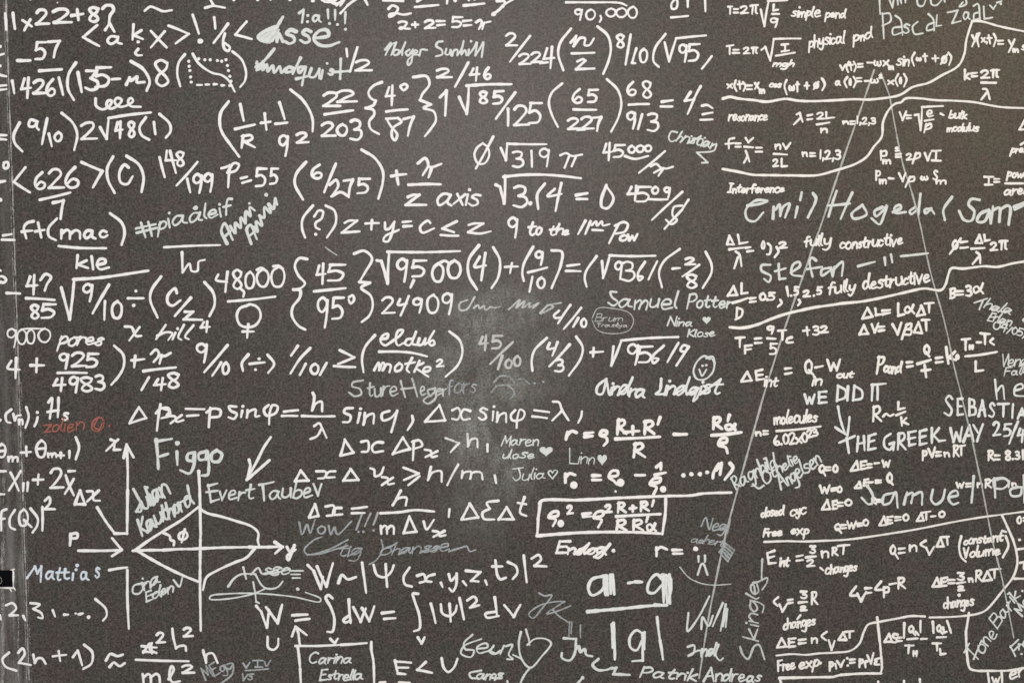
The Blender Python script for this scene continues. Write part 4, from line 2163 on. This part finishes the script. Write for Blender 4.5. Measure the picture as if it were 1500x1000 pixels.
~ 320,620 330,540 370,600 400,530
- 470,440 400,600
- 490,450 455,630
~ 470,600 500,480 490,605
~ 225,745 270,735 265,790 225,810 310,770 320,810
&nd|320 815 430 810 100
~ 440,730 420,800 450,840 470,825
@signature F 15 | blue grey signature running vertically up the panel
~ 590,745 610,800 645,830 690,740 720,730 760,830
kingle|715 705 715 300 95
~ 680,300 720,290 780,265 775,300 745,345
- 745,135 740,270
T 4 4
@formula C 17 | small white internal energy formula three halves nRT
- 830,75 780,92 790,165 837,160
- 785,125 825,115
int|858 118 942 192
- 985,115 1025,107
- 985,145 1025,140
₃|1072 36 1120 100
- 1050,122 1115,115
2|1052 132 1114 190
n|1152 72 1212 128
T 5 4
R|82 46 134 114
- 130,42 207,35
- 170,40 165,95
- 8,195 25,210
changes|45 238 262 215 65
T 4 4
@formula C 17 | small white heat capacity formula three halves R
~ 855,400 825,430 850,458
- 865,450 885,500 915,450
- 925,420 955,415
- 925,442 955,437
₃|1007 352 1062 415
- 1000,437 1055,432
2|1007 456 1060 498
R|1082 356 1136 454
changes|895 622 1115 592 72
- 1010,525 990,550
@formula C 17 | small white energy formula n C v delta T on two dividers
- 850,745 880,685 912,742 850,750
- 975,685 930,690 930,745 972,740
- 930,715 965,712
- 1000,697 1045,692
- 1000,722 1045,717
n|1082 676 1134 724
T 5 4
~ 50,640 15,670 45,697
- 65,700 85,765 105,705
- 135,695 165,645 187,695 135,697
- 180,640 235,635
- 210,640 210,680
T 4 4
@formula C 17 | small white free expansion formula between dividers
Free|855 912 972 895 68
exp|1005 897 1145 882 75
T 5 4
P|65 846 104 918
- 112,865 118,895
- 125,845 150,882 172,840
. 195,825 9
. 198,875 9
- 215,835 245,832
- 215,857 245,854
P|272 826 312 892
~ 335,845 320,850 322,885
- 335,805 360,862 377,790
~ 415,825 385,835 398,845! 385,865 415,868
. 5,858 12
@divider_line C 18 | white corner line framing the free expansion formula
T 4 4
- 880,1005 865,962 1238,955
- 1238,955 1293,940 1573,930
~ 1546,540 1558,650 1573,800 1578,900 1568,930
T 5 4
@formula C 17 | small white entropy formula with two barred fractions
- 455,710 485,655 507,708 455,712
~ 545,660 520,655 512,675 538,690 535,712 508,712
- 545,682 572,680
- 545,705 572,703
- 592,580 590,680
0|617 592 664 650
- 645,635 668,662
- 672,640 690,660
- 705,565 705,640
- 615,692 682,686
- 600,735 655,735
- 625,735 620,787
H|648 768 686 815
- 710,690 747,688
- 790,570 795,645
0|812 587 854 645
- 840,632 856,652
- 862,610 868,645 885,640
- 890,565 917,645
- 820,678 880,676
- 790,720 845,720
- 820,720 820,768
- 840,760 845,797 877,792
@formula C 17 | small white heat formula for constant volume in brackets
0|487 32 536 104
- 522,90 547,128
- 555,62 592,58
- 555,92 592,88
n|622 30 684 84
~ 740,5 705,30 745,57
- 745,55 765,102 797,50
- 820,45 845,-15 867,45 820,48
- 850,-18 902,-22
- 890,-15 895,32
~ 990,-25 975,50 990,120 1020,150
constant|1012 35 1285 2 60
Volume|1015 125 1258 98 72
~ 1300,-25 1318,40 1280,120
@formula C 18 | small white formula C v equals C p minus R
~ 255,325 215,385 262,387
- 265,375 290,427 325,365
- 320,337 360,335
- 325,370 360,367
~ 430,290 390,345 437,347
- 450,330 450,397
~ 450,335 480,330 482,360 455,367
- 490,310 532,302
R|542 256 604 344
@formula C 17 | small white energy change three halves nR delta T
- 790,325 820,265 842,322 790,327
- 890,262 850,270 850,320 884,318
- 850,295 880,290
- 895,280 940,278
- 900,302 940,300
₃|957 222 1014 288
- 960,302 1015,294
2|962 316 1014 358
n|1032 260 1076 298
R|1082 206 1140 294
- 1140,285 1170,220 1202,277 1140,287
- 1190,210 1262,202
- 1222,210 1222,262
. 975,385 12
changes|870 478 1080 452 72
@divider_line C 17 | white rounded frame line around the slanting grey names
- 1043,510 1022,640
~ 1022,640 1030,800 1050,895 1090,910 1200,912 1320,910 1440,888
- 1380,66 1440,60
- 1360,270 1440,270
@mark C 16 | cut off small white letters along the lower edge
- 1400,160 1440,150
- 1428,155 1425,200
- 1175,930 1185,1005
- 1270,920 1275,1005
W|1198 950 1264 1005
en|1335 968 1450 940 80
- 410,988 410,1005
- 590,982 590,1005
- 700,970 702,990
. 1395,0 10
@signature G 13 | thin grey slanting names inside the rounded frame
Tone|1105 850 1238 658 110
Barik|1245 622 1405 385 85
- 1075,830 1130,700
. 1415,355 8
. 1310,435 8
Ma|1412 530 1470 420 70
- 1330,740 1365,808
- 1330,745 1385,695
- 1350,775 1380,745
r|1385 720 1415 770
e|1415 700 1450 750
. 1410,795 8
@doodle L 14 | long straight pale grey line leaning like the near side of a tall tent
T 5 0
- 382,492 195,1029 0,1605 -81,1833 -390,2762 -652,3714 -690,3890 -838,4724
@doodle L 11 | long straight dim grey line leaning like the far side of a tall tent
- 430,514 490,671 543,960 590,1176 648,1352 738,1733 815,2043 900,2362 986,2740 1071,3095 1190,3686 1238,3890 1300,4162 1355,4443
"""
# ------------------------------------------------------------------ strokes
RND = random.Random(7)
COLO = [0, 240, 480, 720, 960, 1200]
ROWO = [0, 190, 370, 570, 790]
S = 0.21                          # view pixels per unit of the measured data
COUNT = [0]

def catmull(P, step):
    if len(P) < 3:
        return [tuple(p) for p in P]
    out = []
    n = len(P)
    for i in range(n - 1):
        p1, p2 = P[i], P[i + 1]
        p0 = P[i - 1] if i > 0 else (2 * p1[0] - p2[0], 2 * p1[1] - p2[1])
        p3 = P[i + 2] if i + 2 < n else (2 * p2[0] - p1[0], 2 * p2[1] - p1[1])
        d = math.hypot(p2[0] - p1[0], p2[1] - p1[1])
        k = max(2, int(d / step))
        # centripetal weights keep the hand-drawn loops tidy
        def td(a, b):
            return max(1e-4, math.hypot(b[0] - a[0], b[1] - a[1]) ** 0.5)
        t0, t1 = 0.0, td(p0, p1)
        t2 = t1 + td(p1, p2)
        t3 = t2 + td(p2, p3)
        for j in range(k):
            t = t1 + (t2 - t1) * j / k
            q = []
            for c in (0, 1):
                a1 = (t1 - t) / (t1 - t0) * p0[c] + (t - t0) / (t1 - t0) * p1[c]
                a2 = (t2 - t) / (t2 - t1) * p1[c] + (t - t1) / (t2 - t1) * p2[c]
                a3 = (t3 - t) / (t3 - t2) * p2[c] + (t - t2) / (t3 - t2) * p3[c]
                b1 = (t2 - t) / (t2 - t0) * a1 + (t - t0) / (t2 - t0) * a2
                b2 = (t3 - t) / (t3 - t1) * a2 + (t - t1) / (t3 - t1) * a3
                q.append((t2 - t) / (t2 - t1) * b1 + (t - t1) / (t2 - t1) * b2)
            out.append(tuple(q))
    out.append(tuple(P[-1]))
    return out

def resample(P, step):
    out = [P[0]]
    for a, b in zip(P, P[1:]):
        d = math.hypot(b[0] - a[0], b[1] - a[1])
        k = max(1, int(round(d / step)))
        for j in range(1, k + 1):
            out.append((a[0] + (b[0] - a[0]) * j / k, a[1] + (b[1] - a[1]) * j / k))
    return out

def rubbed(px, py):
    r = 0.0
    for x, y, rx, ry, k in RUBS:
        r = max(r, k * math.exp(-((px - x) / rx) ** 2 - ((py - y) / ry) ** 2))
    return r

class Ink:
    """one inscription: soft-edged ribbons lying on the board"""
    def __init__(self, width, cov, wob=0.10):
        self.v, self.f, self.a = [], [], []
        self.isl = []               # loose strokes: (first vertex, first face)
        self.w, self.cov, self.wob = width, cov, wob

    def z(self):
        COUNT[0] += 1
        return -(0.0006 + (COUNT[0] % 64) * 0.00002)

    def put(self, px, py, y, a):
        x, z = plane_xz(px, py)
        self.v.append((x, y, z))
        self.a.append(a)
        return len(self.v) - 1

    def ribbon(self, P, w=None, y=None):
        """P in view pixels"""
        w = (w or self.w) * RND.uniform(0.93, 1.07)
        step = 1.4
        P = resample(P, step)
        L = len(P)
        if L < 2:
            return
        self.isl.append((len(self.v), len(self.f)))
        y0 = self.z()
        h = w * 0.5 * 1.16
        ph, ph2 = RND.uniform(0, 6), RND.uniform(0, 6)
        fr = RND.uniform(0.10, 0.2)
        rows = []
        T = []
        for i in range(L):
            a, b = P[max(0, i - 1)], P[min(L - 1, i + 1)]
            d = math.hypot(b[0] - a[0], b[1] - a[1]) or 1.0
            T.append(((b[0] - a[0]) / d, (b[1] - a[1]) / d))
        seq = []
        for q in (1.0, 0.8, 0.45):
            seq.append((P[0][0] - T[0][0] * h * q, P[0][1] - T[0][1] * h * q, T[0], math.sqrt(max(0.0, 1 - q * q)), 0))
        for i in range(L):
            seq.append((P[i][0], P[i][1], T[i], 1.0, i))
        for q in (0.45, 0.8, 1.0):
            seq.append((P[-1][0] + T[-1][0] * h * q, P[-1][1] + T[-1][1] * h * q, T[-1], math.sqrt(max(0.0, 1 - q * q)), L - 1))
        n = len(seq)
        press = RND.uniform(0.92, 1.05)
        for i, (x, yy, t, k, j) in enumerate(seq):
            wob = 1 + self.wob * (math.sin(ph + j * fr * step) * 0.6 + math.sin(ph2 + j * fr * 2.7 * step) * 0.4)
            taper = 1.04 - 0.24 * (j / max(1, L - 1))          # the pen thins a little
            r = h * k * wob * taper
            nx, ny = -t[1], t[0]
            cv = self.cov * press * (1 + 0.16 * math.sin(ph2 + j * 0.11)) * (1 - 0.45 * rubbed(x, yy))
            yr = y0 - 0.000012 * i / n
            e = max(0.02, r)
            cap = 1.0 if k > 0.05 else 0.0
            row = [self.put(x + nx * e * o, yy + ny * e * o, yr, cv * q) for o, q in
                   ((-1, 0.0), (-0.62, cap), (0.62, cap), (1, 0.0))]
            rows.append(row)
        for a, b in zip(rows, rows[1:]):
            for q in range(3):
                self.f.append((a[q], a[q + 1], b[q + 1], b[q]))

    def path(self, P, smooth=True, w=None):
        """P: (x, y, corner) in view pixels"""
        seg = [P[0][:2]]
        for i in range(1, len(P)):
            seg.append(P[i][:2])
            if i == len(P) - 1 or P[i][2] or not smooth:
                if smooth:
                    C = catmull(seg, 1.4)
                else:
                    # a hand never rules a straight line
                    a, b = seg
                    d = math.hypot(b[0] - a[0], b[1] - a[1])
                    bow = RND.uniform(-0.015, 0.015) * min(d, 120)
                    nx, ny = -(b[1] - a[1]) / (d or 1), (b[0] - a[0]) / (d or 1)
                    C = catmull([a, ((a[0] + b[0]) / 2 + nx * bow, (a[1] + b[1]) / 2 + ny * bow), b], 1.4)
                self.ribbon(C, w)
                seg = [P[i][:2]]

    def fill(self, P, cov=None):
        """solid patch with a soft rim"""
        cov = cov or self.cov
        self.isl.append((len(self.v), len(self.f)))
        y = self.z()
        cx = sum(p[0] for p in P) / len(P)
        cy = sum(p[1] for p in P) / len(P)
        c = self.put(cx, cy, y, cov)
        ri = [self.put(cx + (p[0] - cx) * 0.82, cy + (p[1] - cy) * 0.82, y, cov) for p in P]
        ro = [self.put(p[0], p[1], y, 0.0) for p in P]
        n = len(P)
        for i in range(n):
            j = (i + 1) % n
            self.f.append((c, ri[i], ri[j]))
            self.f.append((ri[i], ro[i], ro[j], ri[j]))

    def dot(self, x, y, r):
        k = RND.uniform(0, 6)
        self.fill([(x + r * 1.15 * math.cos(a) * (1 + 0.08 * math.sin(3 * a + k)), y + r * 1.1 * math.sin(a) * (1 + 0.08 * math.sin(2 * a + k)))
                   for a in [i * math.pi / 8 for i in range(16)]])

    def pieces(self):
        """far-apart groups of strokes, largest first"""
        k = len(self.isl)
        ends = self.isl[1:] + [(len(self.v), len(self.f))]
        box = []
        for (a, _), (b, _) in zip(self.isl, ends):
            xs = [p[0] for p in self.v[a:b]]
            zs = [p[2] for p in self.v[a:b]]
            box.append((min(xs), max(xs), min(zs), max(zs)))
        root = list(range(k))
        def find(i):
            while root[i] != i:
                i = root[i]
            return i
        for i in range(k):
            for j in range(i):
                A, B = box[i], box[j]
                gx = max(0, A[0] - B[1], B[0] - A[1])
                gz = max(0, A[2] - B[3], B[2] - A[3])
                sz = max(A[1] - A[0], A[3] - A[2], B[1] - B[0], B[3] - B[2])
                if math.hypot(gx, gz) <= max(0.0195, 0.49 * sz):
                    root[find(i)] = find(j)
        groups = {}
        for i in range(k):
            groups.setdefault(find(i), []).append(i)
        out = []
        for g in sorted(groups.values(), key=lambda q: -sum(ends[i][0] - self.isl[i][0] for i in q)):
            s = Ink(self.w, self.cov, self.wob)
            for i in g:
                a, fa = self.isl[i]
                b, fb = ends[i]
                d = len(s.v) - a
                s.isl.append((len(s.v), len(s.f)))
                s.v += self.v[a:b]
                s.a += self.a[a:b]
                s.f += [tuple(q + d for q in f) for f in self.f[fa:fb]]
            out.append(s)
        return out

    def build(self, name, m, parent):
        me = bpy.data.meshes.new(name)
        me.from_pydata(self.v, [], self.f)
        at = me.attributes.new('cov', 'FLOAT', 'POINT')
        at.data.foreach_set('value', self.a)
        me.materials.append(m)
        # face the room
        bm = bmesh.new()
        bm.from_mesh(me)
        for f in bm.faces:
            f.normal_update()
            if f.normal.y > 0:
                f.normal_flip()
        bm.to_mesh(me)
        bm.free()
        o = bpy.data.objects.new(name, me)
        COL.objects.link(o)
        o.parent = parent
        return o

def glyph_strokes(ch):
    res = []
    for part in FONT.get(ch, FONT['o']).split(';'):
        part = part.strip()
        if part.startswith('.'):
            x, y = map(float, part[1:].split(','))
            res.append([(x, y, 'dot')])
            continue
        P = []
        for tok in part.split():
            cn = tok.endswith('!')
            x, y = map(float, tok.rstrip('!').split(','))
            P.append((x, y, cn))
        res.append(P)
    return res

def text_strokes(txt):
    """word -> strokes; a leading & joins the letters like running handwriting"""
    join = txt.startswith('&')
    txt = txt.lstrip('&')
    word = len(txt) > 1 and txt.lower() == txt or join or (len(txt) > 1 and txt[1:].lower() == txt[1:])
    many = len(txt) > 1
    slant = (0.24 if join else 0.17) if word and many and not txt[0].isdigit() else 0.0
    gap = 0.75 if join else 1.1
    out, x, last = [], 0.0, None
    for ch in txt:
        if ch == ' ':
            x += 3.0
            last = None
            continue
        st = glyph_strokes(ch)
        xs = [p[0] for q in st for p in q]
        x0, x1 = min(xs), max(xs)
        if ch in '.,' and many:
            x += 0.9
        r = math.radians(RND.uniform(-4.5, 4.5)) if many else 0.0
        sc = RND.uniform(0.86, 1.14) if many else 1.0
        sx = RND.uniform(0.88, 1.12) if many else 1.0
        dy = RND.uniform(-0.6, 0.6) if many else 0.0
        jit = 0.24 if many else 0.18
        main = None
        for q in st:
            Q = []
            for (a, b, c) in q:
                a, b = (a - x0) * sc * sx, b * sc
                a, b = a * math.cos(r) - b * math.sin(r), a * math.sin(r) + b * math.cos(r)
                b += dy
                Q.append((a + x + slant * b + RND.uniform(-jit, jit), b + RND.uniform(-jit, jit), c))
            out.append(Q)
            if q[0][2] != 'dot':
                if main is None and join and last is not None and ch.islower():
                    m = ((last[0] + Q[0][0]) / 2 + 0.15, (last[1] + Q[0][1]) / 2 - 0.25, False)
                    out.append([last, m, Q[0]])
                main = Q
        if main is not None:
            # leave from the main stroke's end, not from a crossbar
            ends = [q[-1] for q in out[-len(st):] if q[-1][2] != 'dot']
            last = main[-1][:2] + (False,)
        x += (x1 - x0) * sc * sx + (gap if many else 0) + (1.1 if ch in '.,' and many else 0)
    return out

def add_text(ink, txt, nums, off, wpx):
    st = text_strokes(txt)
    n = len(txt.lstrip('&'))
    lw = wpx * (0.90 if n > 2 else 1.0)
    xs = [p[0] for q in st for p in q]
    ys = [p[1] for q in st for p in q]
    x0, x1, y0, y1 = min(xs), max(xs), min(ys), max(ys)
    if len(nums) == 4:
        l, t, r, b = [n * S for n in nums]
        ins = wpx * 0.45
        if r - l > 2.4 * ins:
            l, r = l + ins, r - ins
        else:
            l = r = (l + r) / 2
        if b - t > 2.4 * ins:
            t, b = t + ins, b - ins
        def f(x, y):
            u = (x - x0) / ((x1 - x0) or 1.0)
            v = (y1 - y) / ((y1 - y0) or 1.0)
            return off[0] + l + u * (r - l), off[1] + t + v * (b - t)
    else:
        ax, ay, bx, by = [n * S for n in nums[:4]]
        h = nums[4] * S
        d = math.hypot(bx - ax, by - ay)
        ux, uy = (bx - ax) / d, (by - ay) / d
        vx, vy = uy, -ux                         # up, on screen
        def f(x, y):
            u = (x - x0) / ((x1 - x0) or 1.0) * d
            v = y / 10.0 * h
            return off[0] + ax + ux * u + vx * v, off[1] + ay + uy * u + vy * v
    for q in st:
        if q[0][2] == 'dot':
            x, y = f(q[0][0], q[0][1])
            ink.dot(x, y, lw * 0.60)
        else:
            ink.path([f(p[0], p[1]) + (p[2],) for p in q], True, lw)

def heart(l, t, r, b):
    P = []
    for i in range(28):
        a = 2 * math.pi * i / 28
        x = 16 * math.sin(a) ** 3
        y = 13 * math.cos(a) - 5 * math.cos(2 * a) - 2 * math.cos(3 * a) - math.cos(4 * a)
        P.append((l + (x + 16) / 32 * (r - l), t + (12 - y) / 29 * (b - t)))
    return P

# ------------------------------------------------------------------ the two board panels
def panel(name, x0, x1, z0, z1, m, label):
    bm = bmesh.new()
    bmesh.ops.create_cube(bm, size=1.0)
    for v in bm.verts:
        v.co = Vector((x0 + (v.co.x + 0.5) * (x1 - x0), 0.0065 + v.co.y * 0.013, z0 + (v.co.z + 0.5) * (z1 - z0)))
    bmesh.ops.bevel(bm, geom=bm.edges[:], offset=0.0012, segments=2, affect='EDGES')
    me = bpy.data.meshes.new(name)
    bm.to_mesh(me)
    bm.free()
    me.materials.append(m)
    o = bpy.data.objects.new(name, me)
    COL.objects.link(o)
    o['label'] = label
    o['category'] = 'chalkboard'
    o['group'] = 'printed chalkboard panels'
    o['kind'] = 'thing'
    return o

SEAM = plane_xz(25.0, 500.0)[0]
BOT, TOP = CZ - 1.35, CZ + 1.25
main = panel('chalkboard_panel', SEAM + 0.0006, 1.9, BOT, TOP, M_BOARD,
             'large dark chalkboard panel covered in white formulas and grey signatures')
side = panel('chalkboard_panel', SEAM - 0.75, SEAM - 0.0006, BOT, TOP, M_LEFT,
             'narrow strip of scuffed dark chalkboard beside the worn seam, carrying the black plate')

# plain wall behind the panels
bm = bmesh.new()
bmesh.ops.create_cube(bm, size=1.0)
for v in bm.verts:
    v.co = Vector((v.co.x * 9.0, 0.064 + v.co.y * 0.1, CZ + v.co.z * 3.1))
me = bpy.data.meshes.new('wall')
bm.to_mesh(me)
bm.free()
m_, nt_, N_, L_ = mat('plaster')
p_ = nd(N_, 'ShaderNodeBsdfPrincipled')
p_.inputs['Base Color'].default_value = (0.30, 0.29, 0.27, 1)
p_.inputs['Roughness'].default_value = 0.9
o_ = nd(N_, 'ShaderNodeOutputMaterial')
L_.new(p_.outputs[0], o_.inputs[0])
me.materials.append(m_)
wall = bpy.data.objects.new('wall', me)
COL.objects.link(wall)
wall['kind'] = 'structure'

# worn paper along the seam
for parent, dx, wd, cv, top in ((main, 1.0, 2.4, 0.50, -30), (side, -2.2, 1.6, 0.36, -30), (main, 4.2, 1.5, 0.28, 560)):
    ink = Ink(wd, cv, 0.45)
    pts = []
    for i in range(60):
        py = top + (1030 - top) * i / 59.0
        pts.append((8.0 + 0.034 * py + dx + RND.uniform(-0.25, 0.25), py))
    ink.ribbon(catmull(pts, 1.4))
    ink.build('worn_edge', STY['E'][0], parent)
for k in range(5):
    ink = Ink(RND.uniform(2.0, 4.5), RND.uniform(0.22, 0.36), 0.5)
    x = [10, 4, 15, 24, 30][k]
    t = [790, 640, 700, 850, 900][k]
    ink.ribbon(catmull([(x - 6 + 0.034 * (t - 800) + RND.uniform(-0.6, 0.6), t + i * 12) for i in range(int((1020 - t) / 12) + 1)], 1.4))
    ink.build('scuff', STY['E'][0], side)

# ------------------------------------------------------------------ every inscription
TYPE_OF = {'mark': 'mark', 'formula': 'formula', 'signature': 'signature', 'graph': 'graph', 'doodle': 'doodle',
           'heading': 'heading', 'divider_line': 'divider_line'}
cur = None
off = (0.0, 0.0)
done = []
for line in DATA.splitlines():
    line = line.rstrip()
    if not line.strip():
        continue
    if line[0] == '@':
        h, lab = line[1:].split('|', 1)
        nm, sty, w = h.split()
        m, cov = STY[sty]
        cur = Ink(float(w) * S * (1.08 if sty == 'K' else 1.04 if sty == 'C' else 1.05), cov, 0.20 if sty in 'GBFVLA' else 0.14)
        done.append(('physics_formula' if nm == 'formula' and sty in 'CK' else TYPE_OF[nm], m, cur, lab.strip()))
        continue
    if '|' in line:
        txt, nums = line.rsplit('|', 1)
        add_text(cur, txt.strip(), [float(q) for q in nums.split()], off, cur.w)
        continue
    tok = line.split()
    k = tok[0]
    if k == 'T':
        off = (COLO[int(tok[1])], ROWO[int(tok[2])])
    elif k in '~-':
        P = []
        for t in tok[1:]:
            cn = t.endswith('!')
            x, y = map(float, t.rstrip('!').split(','))
            P.append((off[0] + x * S, off[1] + y * S, cn))
        cur.path(P, k == '~')
    elif k == '.':
        v = tok[1].split(',')
        r = float(tok[2]) * S if len(tok) > 2 else cur.w * 0.58
        cur.dot(off[0] + float(v[0]) * S, off[1] + float(v[1]) * S, r)
    elif k in 'HO':
        l, t, r, b = [float(q) * S for q in tok[1:]]
        if k == 'H':
            cur.fill([(off[0] + x, off[1] + y) for x, y in heart(l, t, r, b)])
        else:
            cur.fill([(off[0] + (l + r) / 2 + (r - l) / 2 * math.cos(a), off[1] + (t + b) / 2 + (b - t) / 2 * math.sin(a))
                      for a in [i * math.pi / 9 for i in range(18)]])
    elif k == 'P':
        Q = [tuple(float(z) * S for z in t.split(',')) for t in tok[1:]]
        Q = [(off[0] + x, off[1] + y) for x, y in Q]
        cur.fill(resample(Q + [Q[0]], 3.0)[:-1], cur.cov * 0.55)
        for i in range(4):
            cur.path([Q[i] + (False,), Q[(i + 1) % 4] + (False,)], False)
        for t in (0.25, 0.5, 0.75):
            cur.path([(Q[0][0] * (1 - t) + Q[1][0] * t, Q[0][1] * (1 - t) + Q[1][1] * t, False),
                      (Q[3][0] * (1 - t) + Q[2][0] * t, Q[3][1] * (1 - t) + Q[2][1] * t, False)], False)
for nm, m, ink, lab in done:
    if ink.v:
        groups = ink.pieces()
        o = groups[0].build(nm, m, main)
        o['label'] = lab
        for g in groups[1:]:                       # terms that stand well apart from the rest
            g.build({'formula': 'term', 'physics_formula': 'term', 'signature': 'word'}.get(nm, 'stroke'), m, o)

# ------------------------------------------------------------------ the small black plate on the narrow panel
def box_mesh(name, l, t, r, b, y0, y1, m, bevel, parent=None):
    bm = bmesh.new()
    cs = [plane_xz(l, t), plane_xz(r, t), plane_xz(r, b), plane_xz(l, b)]
    fr = [bm.verts.new((x, y1, z)) for x, z in cs]
    bk = [bm.verts.new((x, y0, z)) for x, z in cs]
    bm.faces.new(fr)
    bm.faces.new(bk[::-1])
    for i in range(4):
        j = (i + 1) % 4
        bm.faces.new((fr[j], fr[i], bk[i], bk[j]))
    bmesh.ops.recalc_face_normals(bm, faces=bm.faces[:])
    bmesh.ops.bevel(bm, geom=bm.edges[:], offset=bevel, segments=2, affect='EDGES')
    me = bpy.data.meshes.new(name)
    bm.to_mesh(me)
    bm.free()
    me.materials.append(m)
    o = bpy.data.objects.new(name, me)
    COL.objects.link(o)
    o.parent = parent
    return o

m_, nt_, N_, L_ = mat('black_plastic')
p_ = nd(N_, 'ShaderNodeBsdfPrincipled')
p_.inputs['Base Color'].default_value = (0.0015, 0.0015, 0.0016, 1)
p_.inputs['Roughness'].default_value = 0.9
p_.inputs['Specular IOR Level'].default_value = 0.08
o_ = nd(N_, 'ShaderNodeOutputMaterial')
L_.new(p_.outputs[0], o_.inputs[0])
plate = box_mesh('black_plate', -22, 834.5, 18.5, 858.5, 0.002, -0.0022, m_, 0.0008)
plate['label'] = 'small black plate with a ragged pale rim at the edge of the scuffed strip'
plate['category'] = 'plate'
plate['kind'] = 'thing'
ink = Ink(2.3, 1.0, 0.6)
for a, b in (((-22, 860.2), (19, 860.6)), ((20, 837), (19.8, 859)), ((16, 835.5), (21, 833)), ((18, 834.5), (20, 838)), ((20, 859), (22.5, 863)), ((15, 862), (17, 865))):
    ink.path([a + (False,), b + (False,)], False)
ink.build('torn_rim', STY['Y'][0], plate)
ink = Ink(1.3, 0.5, 0.3)
ink.z = lambda: -0.0026
ink.path([(0.5, 844, False), (3, 847, False), (3.2, 851, False), (1, 854, False)], True)
ink.build('mark', STY['V'][0], plate)
